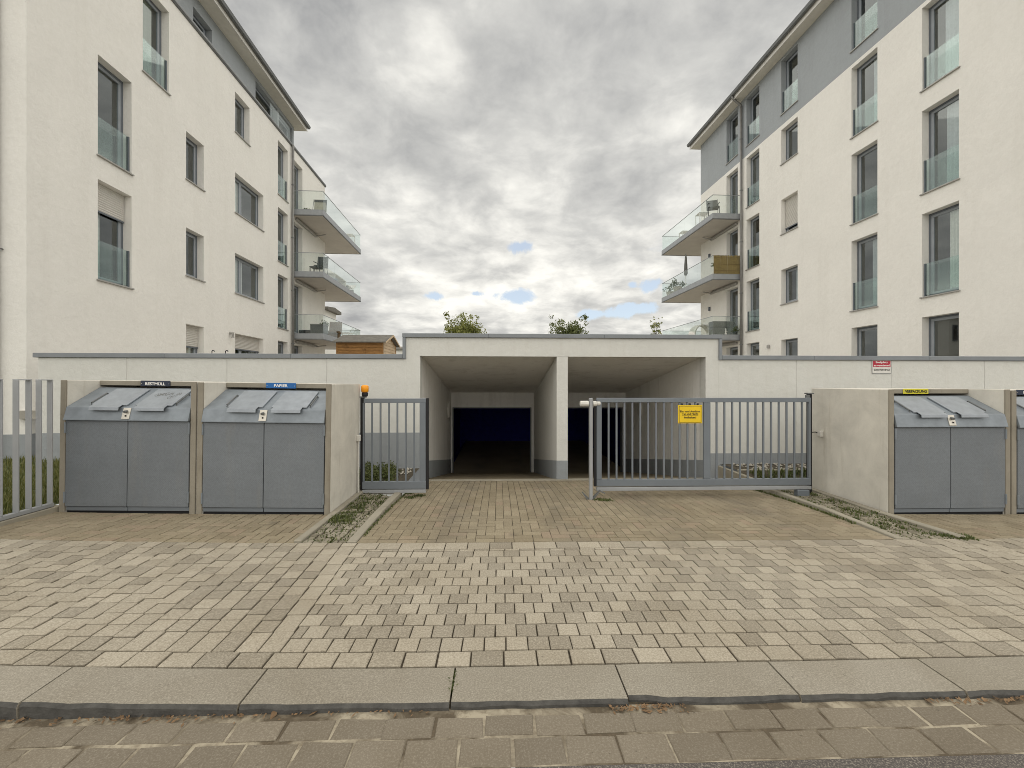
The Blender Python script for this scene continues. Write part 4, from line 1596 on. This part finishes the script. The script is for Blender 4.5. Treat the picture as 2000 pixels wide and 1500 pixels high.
    if sign:
        sp = box('sign_plate', face, t, sx - sw / 2, sx + sw / 2, .43, .438, 1.530, 1.602, 0.002)
        lettering([sign], .05, ink, sp, (sx, .4285, 1.566), width=sw * {'RESTMÜLL': .68, 'PAPIER': .46, 'VERPACKUNG': .86}[sign], bold=.0015)
        for s_ in (-1, 1):
            MB().tube([(sx + s_ * (sw / 2 - .015), .431, 1.563), (sx + s_ * (sw / 2 - .015), .427, 1.563)], .005, 6).build('screw', 'steel_light', sp)
    return t


bin_box('leftmost concrete bin box, with a dark RESTMÜLL sign above grey steel doors', -5.325, 0.068, 1.1, 'RESTMÜLL', 'sign_navy', sx=.79, sw=.38, tilt=.014, scribble=True)
bin_box('concrete bin box with a blue PAPIER sign, beside the narrow gate leaf', -3.70, 0.040, 1.1, 'PAPIER', 'sign_blue', sx=.79, sw=.39, tilt=.014)
bin_box('concrete bin box with a yellow VERPACKUNG sign, right of the wide gate', 4.99, -0.052, 1.38, 'VERPACKUNG', 'sign_yellow', 'ink', sx=.78, sw=.36)
bin_box('rightmost concrete bin box, cut off by the picture edge, dark sign', 6.615, -0.066, 1.38, 'PAPIER', 'sign_navy', sx=.78, sw=.36)


# ------------------------------------------------------------------ sliding gate in two leaves
def bar(mb, x, w, y0, y1, z0, z1):
    return mb.box(x - w / 2, x + w / 2, y0, y1, z0, z1)


lf = thing('gate_leaf', 'narrow grey bar gate leaf beside the PAPIER bin box', 'gate', (-2.05, 6.45, -.04), 0, 'grey bar gate leaves')
o = .04
box('top_rail', 'gate', lf, .05, .965, -.02, .02, 1.335 + o, 1.40 + o, .004)
box('bottom_rail', 'gate', lf, .03, .965, -.025, .025, .062 + o, .172 + o, .004)
box('lower_rail', 'gate_light', lf, .03, .965, -.03, .03, .002 + o, .050 + o, .004)
box('stile', 'gate', lf, .872, .962, -.021, .021, .173 + o, 1.334 + o, .004)
box('rubber_strip', 'black', lf, .966, 1.004, -.022, .022, .05 + o, 1.405 + o, .006)
for k in range(7):
    box('bar', 'gate', lf, .033 + .124 * k, .057 + .124 * k, -.012, .012, .173 + o, 1.334 + o, .003)

lf = thing('gate_leaf', 'wide grey bar gate leaf carrying the yellow sign', 'gate', (1.44, 6.35, -.06), 0, 'grey bar gate leaves')
o = .06
box('top_rail', 'gate', lf, 0, 3.24, -.02, .02, 1.342 + o, 1.408 + o, .004)
box('bottom_rail', 'gate', lf, 0, 3.24, -.025, .025, .10 + o, .200 + o, .004)
box('lower_rail', 'gate_light', lf, 0, 3.24, -.03, .03, .035 + o, .086 + o, .004)
for a, b in ((0, .077), (1.61, 1.71), (3.205, 3.238)):
    box('stile', 'gate', lf, a, b, -.021, .021, .201 + o, 1.341 + o, .004)
box('rubber_strip', 'black', lf, -.036, -.002, -.022, .022, .10 + o, 1.375 + o, .006)
for x in [.184 + .1185 * k for k in range(12)] + [1.81 + .1185 * k for k in range(12)]:
    box('bar', 'gate', lf, x - .0125, x + .0125, -.012, .012, .201 + o, 1.341 + o, .003)
box('roller_box', 'gate', lf, 3.02, 3.2, -.05, .05, -.03, .09, .01)

ps = thing('gate_post', 'slim grey post at the free end of the wide gate leaf, with white sensors', 'post', (1.326, 6.2, -.12))
box('post', 'gate_light', ps, -.024, .024, -.03, .03, 0, 1.53, .005)
MB().tube([(-.16, 0, 1.452), (-.15, 0, 1.452), (-.06, 0, 1.452), (-.032, 0, 1.452)], [.02, .042, .042, .04], 10).build('sensor', 'white_plastic', ps)
MB().tube([(.032, 0, 1.452), (.075, 0, 1.452), (.085, 0, 1.452)], [.04, .04, .03], 10).build('sensor', 'white_plastic', ps)
MB().tube([(.09, .02, 1.452), (.14, .03, 1.452)], .028, 8).build('sensor_roller', 'white_plastic', ps)
MB().prism([(-.03, .02), (-.13, .17), (-.12, .18), (-.03, .09)], 'y', -.012, .012).build('brace', 'zinc_dark', ps)
MB().prism([(.03, .10), (.13, .20), (.21, .16), (.2, .15), (.13, .18), (.03, .05)], 'y', -.02, .02).build('catch', 'zinc_dark', ps)
box('foot_plate', 'zinc_dark', ps, -.08, .08, -.07, .07, .0, .035, .004)

for nm, lab, loc, h in (('hinge_post', 'black post between the PAPIER bin box and the narrow gate leaf', (-2.035, 6.50, -.02), 1.43), ('hinge_post', 'dark post at the right end of the wide gate leaf', (4.745, 6.46, -.16), 1.62)):
    t = thing(nm, lab, 'post', loc, 0, 'dark gate posts')
    box('post', 'black', t, -.028, .028, -.028, .028, 0, h, .005)
    box('head_plate', 'zinc_dark', t, -.05, .05, -.04, .04, h + .001, h + .02, .003)
    box('guide_roller', 'zinc_dark', t, -.09 if loc[0] > 0 else .03, -.03 if loc[0] > 0 else .06, -.06, -.03, h - .08, h - .01, .006)
box('concrete_footing', 'kerbing', None, 4.3, 4.85, 6.38, 6.56, -.2, -.07, .01)
tag(bpy.data.objects['concrete_footing'], 'low concrete footing under the right end of the wide gate leaf', 'footing')

wl = thing('warning_light', 'orange warning lamp on the black post beside the PAPIER bin box', 'warning light', (-2.0, 6.49, 1.43))
MB().lathe([(.04, 0.0), (.045, .02), (.045, .05), (.04, .06)]).build('lamp_base', 'black', wl, smooth=False)
MB().lathe([(.04, .061), (.052, .07), (.056, .11), (.055, .15), (.04, .165), (.015, .17)]).build('lamp_lens', 'amber', wl, smooth=True)

jb = thing('junction_box', 'small pale junction box on the side of the PAPIER bin box', 'junction box', (-2.075, 6.36, .78), 0, 'junction boxes on the bin boxes')
box('housing', 'white_plastic', jb, 0, .05, -.035, .035, 0, .09, .006)
MB().tube([(.025, 0, -.001), (.025, 0, -.8)], .010, 6).build('conduit', 'white_plastic', jb)
jb = thing('junction_box', 'small pale junction box on the side of the VERPACKUNG bin box', 'junction box', (4.992, 6.52, .80), 0, 'junction boxes on the bin boxes')
box('housing', 'white_plastic', jb, -.05, 0, -.035, .035, 0, .09, .006)
MB().tube([(-.025, .04, .05), (-.03, .1, .06), (-.1, .14, .05), (-.22, .0, .05)], .008, 6).build('cable', 'black', jb)

# signs
sg = thing('gate_sign', 'yellow sign with black lettering hung on the wide gate leaf', 'sign', (2.838, 6.326, 1.03))
box('plate', 'yellow', sg, -.182, .182, -.003, .003, 0, .272, .0015)
MB().ring((-.168, .168, .013, .259), (-.162, .162, .019, .253), 'y', -.0042, -.0031).build('border', 'ink', sg)
lettering(['Ein- und Ausfahrt'], .04, 'ink', sg, (0, -.0042, .178), width=.30, bold=.0008)
lettering(['Tag und Nacht'], .04, 'ink', sg, (0, -.0042, .137), width=.245, bold=.0008)
box('underline', 'ink', sg, -.122, .122, -.0040, -.0031, .114, .1175)
lettering(['freihalten!'], .04, 'ink', sg, (0, -.0042, .088), width=.18, bold=.0008)
for dx_ in (-.12, 0.0, .12):
    box('clip', 'black', sg, dx_ - .012, dx_ + .012, -.004, .024, .274, .296, .002)

sg = thing('letting_sign', 'small red and white sign on the garage wall under the coping', 'sign', (7.46, 8.193, 1.812), 0)
box('plate', 'sign_white', sg, -.195, .195, -.004, .004, 0, .27, .0015)
MB().ring((-.193, .193, .002, .268), (-.186, .186, .009, .261), 'y', -.0055, -.0041).build('border', 'coping', sg)
box('red_panel', 'sign_red', sg, -.176, .176, -.0052, -.0041, .128, .252)
lettering(['Stellplatz'], .05, 'white_ink', sg, (0, -.0064, .217), width=.245, bold=.0012)
lettering(['zu vermieten!'], .05, 'white_ink', sg, (0, -.0064, .161), width=.325, bold=.0012)
lettering(['0381/70018461'], .05, 'ink', sg, (0, -.0052, .075), width=.315, bold=.0008)

# bar fence with hooped tops on a low concrete kerb
fn = thing('bar_fence', 'grey fence of hooped flat bars beside the RESTMÜLL bin box', 'fence', (-5.40, 4.9, .0))
box('base_kerb', 'kerbing', fn, -.05, .05, -2.2, .56, -.2, .135, .008)
box('bottom_rail', 'gate_light', fn, -.03, .03, -2.2, .475, .140, .185, .004)
ys = [.45, .325, .215, .085, -.075, -.2, -.33, -.455, -.59, -.72, -.85, -.98, -1.11, -1.24, -1.37, -1.5]
for i in range(0, len(ys), 2):
    for y_ in ys[i:i + 2]:
        box('bar', 'gate_light', fn, -.032, .032, y_ - .008, y_ + .008, .186, 1.66, .003)
    box('hoop_top', 'gate_light', fn, -.032, .032, ys[i + 1] - .008, ys[i] + .008, 1.661, 1.672, .002)


# ------------------------------------------------------------------ things beyond the wall
sh = thing('garden_shed', 'brown wooden garden shed with a low felt roof behind the garage wall', 'shed', (-6.75, 18.2, 1.1))
SW, SD, SH_, SR_ = 1.88, 2.2, 2.28, 2.62
nb = 17
for i in range(nb):
    z0 = i * SH_ / nb
    z1 = z0 + SH_ / nb
    MB().prism([(.0, z0 + .004), (-.022, z0 + .004), (-.006, z1 - .001), (.0, z1 - .001)], 'x', .03, SW - .03).build('board', 'wood', sh)
    MB().prism([(SW, z0 + .004), (SW + .022, z0 + .004), (SW + .006, z1 - .001), (SW, z1 - .001)], 'y', .03, SD - .03).build('gable_board', 'wood_pale', sh)
for i in range(3):
    z0 = SH_ + i * .13
    z1 = min(SR_ - .04, z0 + .13)
    k0, k1 = (z0 - SH_) / (SR_ - SH_), (z1 - SH_) / (SR_ - SH_)
    a0, b0 = .03 + k1 * SD / 2, SD - .03 - k1 * SD / 2
    MB().prism([(SW, z0 + .004), (SW + .022, z0 + .004), (SW + .006, z1 - .001), (SW, z1 - .001)], 'y', a0, b0).build('gable_board', 'wood_pale', sh)
for x, y in ((.0, .0), (SW, .0), (SW, SD), (0, SD)):
    box('corner_post', 'wood', sh, x - .035, x + .03, y - .035, y + .03, 0, SH_)
box('door_post', 'wood', sh, 1.13, 1.17, -.03, 0, 0, SH_)
MB().prism([(0.01, 0), (SD, 0), (SD, SH_), (SD / 2, SR_ - .03), (0.01, SH_)], 'x', .01, SW - .003).build('inner_wall', 'wood', sh)
ov = .18
MB().prism([(-ov, SH_ - .07), (SD / 2, SR_), (SD + ov, SH_ - .07), (SD + ov, SH_ - .03), (SD / 2, SR_ + .045), (-ov, SH_ - .03)], 'x', -.14, SW + .18).build('roof', 'roof_felt', sh)
MB().prism([(-ov, SH_ - .10), (SD / 2, SR_ - .03), (SD + ov, SH_ - .10), (SD + ov, SH_ - .035), (SD / 2, SR_ + .04), (-ov, SH_ - .035)], 'x', SW + .181, SW + .2).build('bargeboard', 'wood_pale', sh)


def tree(label, x, y, top, r, mat, n, narrow=False):
    t = thing('tree', label, 'tree', (x, y, 0), 0, 'trees far behind the garage')
    pts = [(0, 0, 0)]
    for k in range(1, 6):
        pts.append((random.uniform(-.1, .1), random.uniform(-.1, .1), (top - r * .6) * k / 5))
    tr = MB().tube(pts, [.17, .14, .12, .1, .07, .03], 8).build('trunk', 'bark', t, smooth=True)
    cl = []
    h = r * (1.8 if narrow else 1.15)
    cz = top - h
    for _ in range(64 if not narrow else 16):
        d = Vector((random.gauss(0, 1), random.gauss(0, 1), random.gauss(0, .9)))
        d = d.normalized() * random.uniform(.35, 1.0)
        cx, cy, c_z = d.x * r * .82, d.y * r * .82, cz + d.z * h * .85
        cl.append((cx, cy, c_z, random.uniform(.22, .42) * r * (0.8 if narrow else .85)))
    for k in range(9 if not narrow else 5):
        c = random.choice(cl)
        z0 = random.uniform(.45, .8) * (top - r)
        MB().tube([(0, 0, z0), (c[0] * .5, c[1] * .5, (z0 + c[2]) / 2 + .1), (c[0], c[1], c[2])], [.05, .035, .012], 5).build('limb', 'bark', t, smooth=True)
    for _ in range(10):   # thin sprays standing out of the crown
        a = random.uniform(0, 6.28)
        cl.append((math.cos(a) * r * .8, math.sin(a) * r * .5, top - h * random.uniform(-.02, .5), .12 * r))
    leaf_cloud('crown', mat, cl, n, .21 if not narrow else .2, t)


tree('yellowish green tree top showing over the left half of the parapet', -3.9, 48, 9.4, 2.5, 'leaf_yellow', 9000)
tree('dark green tree top showing over the parapet right of the ramp pillar', 8.1, 50, 9.65, 2.5, 'leaf_dark', 9000)
tree('thin sapling top left of the right house balconies', 18.4, 50, 9.3, .85, 'leaf_yellow', 420, True)


def plain_house(label, x0, x1, y0, y1, h, wins, wall='white_wall', ov=.7):
    t = thing('distant_house', label, 'house', ((x0 + x1) / 2, y0, 0))
    a = (x1 - x0) / 2
    box('wall', wall, t, -a, a, 0, y1 - y0, 0, h)
    for wx, wz, ww, wh in wins:
        w_ = MB().ring((wx, wx + ww, wz, wz + wh), (wx + .07, wx + ww - .07, wz + .07, wz + wh - .07), 'y', -.03, .0).build('window', 'frame', t)
        box('pane', 'room', w_, wx + .07, wx + ww - .07, -.012, -.002, wz + .07, wz + wh - .07)
        box('sill', 'sill', w_, wx - .05, wx + ww + .05, -.08, -.031, wz - .06, wz - .01)
    D = y1 - y0
    MB().prism([(-ov, h - .02), (D + ov, h - .02), (D + ov, h + .18), (D / 2, h + .18 + .07 * D), (-ov, h + .18)], 'x', -a - ov, a + ov).build('roof', 'roof_felt', t)
    return t


plain_house('small pale house behind the left house, its eave under the lowest balconies', -17, -12.15, 30.5, 32.5, 6.75, [(1.7, 4.9, .45, 1.2), (-1.2, 4.6, 1.0, 1.5), (1.3, 1.7, 1.0, 1.5), (-1.2, 1.7, 1.0, 1.5)], ov=.3)
plain_house('far cream house seen between the garden shed and the raised parapet', -19.5, -11.6, 60, 70, 6.2, [(2.6, 3.9, .8, 1.3), (.9, 3.9, .8, 1.3), (-1, 3.9, .8, 1.3), (2.6, 1.2, .8, 1.3), (.9, 1.2, .8, 1.3)], ov=.3)


# ------------------------------------------------------------------ things standing on the balconies
def on(house, n, y, z):
    return house.root.matrix_basis @ Vector((house.sg * n, y, z))


bpy.context.view_layer.update()
ZT = lambda k: SIL(k) - .1 + .002


def chair(label, house, n, y, z, rz, fabric, frame='dark_plastic', high=.95):
    p = on(house, n, y, z)
    t = thing('garden_chair', label, 'chair', p, rz, 'balcony chairs')
    for x in (-.24, .24):
        MB().tube([(x, -.25, 0), (x, -.22, .42), (x, .2, .40), (x, .3, high)], .014, 6).build('side_frame', frame, t)
        MB().tube([(x, .26, 0), (x, .1, .41)], .014, 6).build('leg', frame, t)
        MB().tube([(x, -.24, .60), (x, .22, .64)], .02, 6).build('armrest', frame, t)
    MB().prism([(-.24, .42), (.2, .40), (.2, .43), (-.24, .45)], 'x', -.23, .23).build('seat', fabric, t)
    MB().prism([(.18, .44), (.29, high - .02), (.31, high - .02), (.21, .43)], 'x', -.23, .23).build('backrest', fabric, t)
    return t


def small_table(label, house, n, y, z, w=.45, h=.45, mat='white_paint'):
    t = thing('side_table', label, 'table', on(house, n, y, z), 0, 'balcony tables')
    box('tabletop', mat, t, -w / 2, w / 2, -w / 2, w / 2, h - .03, h, .004)
    for a in (-1, 1):
        for b in (-1, 1):
            box('leg', mat, t, a * (w / 2 - .03) - .015, a * (w / 2 - .03) + .015, b * (w / 2 - .03) - .015, b * (w / 2 - .03) + .015, 0, h - .031)
    return t


def pot_plant(label, house, n, y, z, r=.16, h=.3, pot='cloth_beige', mat='potplant', m=160):
    t = thing('pot_plant', label, 'pot plant', on(house, n, y, z), 0, 'balcony pot plants')
    MB().lathe([(r * .55, 0), (r * .75, h * .45), (r * .68, h * .45), (r * .5, h * .38)], 0, 0, 10).build('pot', pot, t, smooth=False)
    cl = [(random.gauss(0, r * .5), random.gauss(0, r * .5), h * random.uniform(.55, 1.0), r * .5) for _ in range(7)]
    leaf_cloud('foliage', mat, cl, m, .09, t)
    return t


# left house, top balcony
p = on(LH, .95, 12.15, ZT(3))
t = thing('folded_lounger', 'folded beige lounger standing behind the glass of the left top balcony', 'lounger', p, .03)
MB().prism([(0, .0), (.06, .0), (.16, .78), (.10, .78)], 'x', -.28, .28).build('panel', 'cloth_beige', t)
MB().prism([(.078, .66), (.102, .66), (.117, .79), (.09, .79)], 'x', -.29, .29).build('head_pad', 'dark_plastic', t)
for x in (-.31, .295):
    MB().tube([(x, -.12, 0), (x, .1, .8)], .012, 6).build('leg', 'zinc_dark', t)
pot_plant('small bushy pot plant on the left top balcony near the downpipe', LH, .33, 12.0, ZT(3), .15, .26)
small_table('white table at the far end of the left top balcony', LH, .95, 16.6, ZT(3), .5, .6)
# left house, middle balcony
chair('dark high backed chair on the left middle balcony', LH, .98, 12.2, ZT(2), .03, 'dark_plastic', high=1.0)
p = on(LH, .7, 12.75, ZT(2))
small_table('low black table beside the chair on the left middle balcony', LH, .95, 11.8, ZT(2), .5, .28, 'dark_plastic')
t = thing('white_bench', 'white bench along the glass of the left middle balcony', 'bench', on(LH, 1.0, 14.2, ZT(2)), .03)
box('seat', 'white_paint', t, -.25, .25, -.9, .9, .38, .43, .006)
box('backrest', 'white_paint', t, -.25, -.2, -.9, .9, .431, .72, .006)
for y in (-.85, .8):
    box('leg', 'white_paint', t, -.24, .24, y, y + .05, 0, .379)
t = thing('white_lounger', 'white reclining lounger at the far end of the left middle balcony', 'lounger', on(LH, .9, 16.4, ZT(2)), .03)
MB().prism([(-.8, .3), (.2, .3), (.75, .62), (.73, .66), (.18, .35), (-.8, .35)], 'x', -.28, .28).build('mattress', 'white_paint', t)
for y in (-.7, .3):
    box('leg', 'zinc_dark', t, -.25, .25, y, y + .04, 0, .299)
# left house, lowest balcony
t = thing('storage_box', 'dark storage box behind the glass of the left lowest balcony', 'storage box', on(LH, .98, 12.0, ZT(1)), .03)
box('body', 'dark_plastic', t, -.33, .33, -.22, .22, 0, .44, .01)
box('lid', 'tin', t, -.345, .345, -.235, .235, .441, .49, .01)
t = thing('low_crate', 'low black crate beside the storage box on the left lowest balcony', 'crate', on(LH, .38, 11.95, ZT(1)), .03)
mb = MB().ring((-.24, .24, -.18, .18), (-.22, .22, -.16, .16), 'z', .02, .2)
mb.build('sides', 'black', t)
box('bottom', 'black', t, -.24, .24, -.18, .18, 0, .019)
t = thing('recliner', 'brown wicker recliner with a rust cushion leaning on the left lowest balcony', 'recliner', on(LH, 1.02, 14.0, ZT(1)), .25)
MB().prism([(-.55, .28), (.15, .22), (.5, .92), (.44, .96), (.1, .32), (-.55, .36)], 'x', -.3, .3).build('shell', 'wicker', t)
MB().prism([(.16, .34), (.5, .94), (.58, .93), (.24, .30)], 'x', -.28, .3).build('cushion', 'cloth_red', t)
for y in (-.5, .2):
    box('leg', 'wicker', t, -.28, .28, y, y + .05, 0, .25)
pot_plant('tall green pot plant beside the brown recliner', LH, .72, 13.1, ZT(1), .25, .95, 'dark_plastic', 'potplant', 220)
small_table('pale table beyond the recliner on the left lowest balcony', LH, .95, 15.9, ZT(1), .6, .55)

# right house, top balcony
chair('dark folding chair behind the glass of the right top balcony', RH, 1.1, 12.3, ZT(3), -.3, 'tin')
small_table('white frame table behind the chair on the right top balcony', RH, 1.12, 13.3, ZT(3), .5, .55)
small_table('white low table halfway along the right top balcony', RH, 1.1, 15.2, ZT(3), .5, .3)
# right house, middle balcony
t = thing('reed_screen', 'brown reed screen tied inside the right middle balcony railing', 'screen', on(RH, .03, 11.80, ZT(2)), .035)
nr = 46
for i in range(nr):
    x = -1.30 + 1.29 * i / nr
    MB().tube([(x, random.uniform(-.006, .006), 0.012), (x + random.uniform(-.006, .006), random.uniform(-.006, .006), .86 + random.uniform(-.02, .03))], .0145, 5, False).build('reed', 'reed', t)
for z in (.15, .45, .75):
    box('binding_wire', 'wicker', t, -1.31, .0, -.022, -.016, z, z + .012)
pot_plant('green pot plant peeping over the reed screen', RH, .85, 12.35, ZT(2), .2, .98, 'dark_plastic', 'potplant', 150)
t = thing('parasol', 'closed dark parasol on the right middle balcony', 'parasol', on(RH, 1.1, 15.1, ZT(2)), 0)
MB().lathe([(.22, 0), (.22, .05), (.05, .07)], 0, 0, 12).build('base', 'tin', t)
MB().tube([(0, 0, .06), (0, 0, 1.9)], .018, 8).build('pole', 'white_paint', t)
MB().lathe([(.06, .75), (.10, .85), (.085, 1.3), (.05, 1.75), (.015, 1.93)], 0, 0, 10).build('canopy', 'tin', t, smooth=True)
pot_plant('wide leafy pot plant left of the closed parasol', RH, 1.05, 16.2, ZT(2), .34, .8, 'cloth_beige', 'potplant', 260)
pot_plant('leafy pot plant at the far corner of the right middle balcony', RH, 1.05, 17.2, ZT(2), .3, .65, 'cloth_beige', 'potplant', 220)
# right house, lowest balcony
t = thing('storage_box', 'wide dark grey chest behind the glass of the right lowest balcony', 'storage box', on(RH, .82, 12.1, ZT(1)), .035)
box('body', 'tin', t, -.48, .48, -.2, .2, 0, .36, .01)
box('lid', 'tin', t, -.5, .5, -.22, .22, .365, .64, .01)
t = thing('figurine', 'small white figurine in front of the dark grey chest', 'figurine', on(RH, .72, 11.87, ZT(1)), 0)
MB().lathe([(.05, 0), (.055, .05), (.03, .12), (.045, .17), (.025, .22), (.035, .26), (.02, .30), (.005, .315)], 0, 0, 12).build('body', 'white_paint', t, smooth=True)
MB().tube([(.02, -.01, .2), (.06, -.03, .14)], .012, 6).build('arm', 'white_paint', t, smooth=True)
pot_plant('dark spiky pot plant beside the grey chest near the downpipe', RH, .22, 12.0, ZT(1), .2, .34, 'dark_plastic', 'leaf_dark', 150)
t = thing('arched_seat', 'pale arched canopy seat on the right lowest balcony', 'canopy seat', on(RH, .85, 13.9, ZT(1)), .1)
arc = [(math.cos(k * math.pi / 10) * .55, .18 + math.sin(k * math.pi / 10) * .58) for k in range(11)]
inn = [(x * .9, .18 + (z - .18) * .9) for x, z in arc[::-1]]
MB().prism(arc + inn, 'y', -.3, .3).build('canopy', 'white_paint', t)
box('seat', 'cloth_beige', t, -.5, .5, -.3, .3, .0, .178, .01)
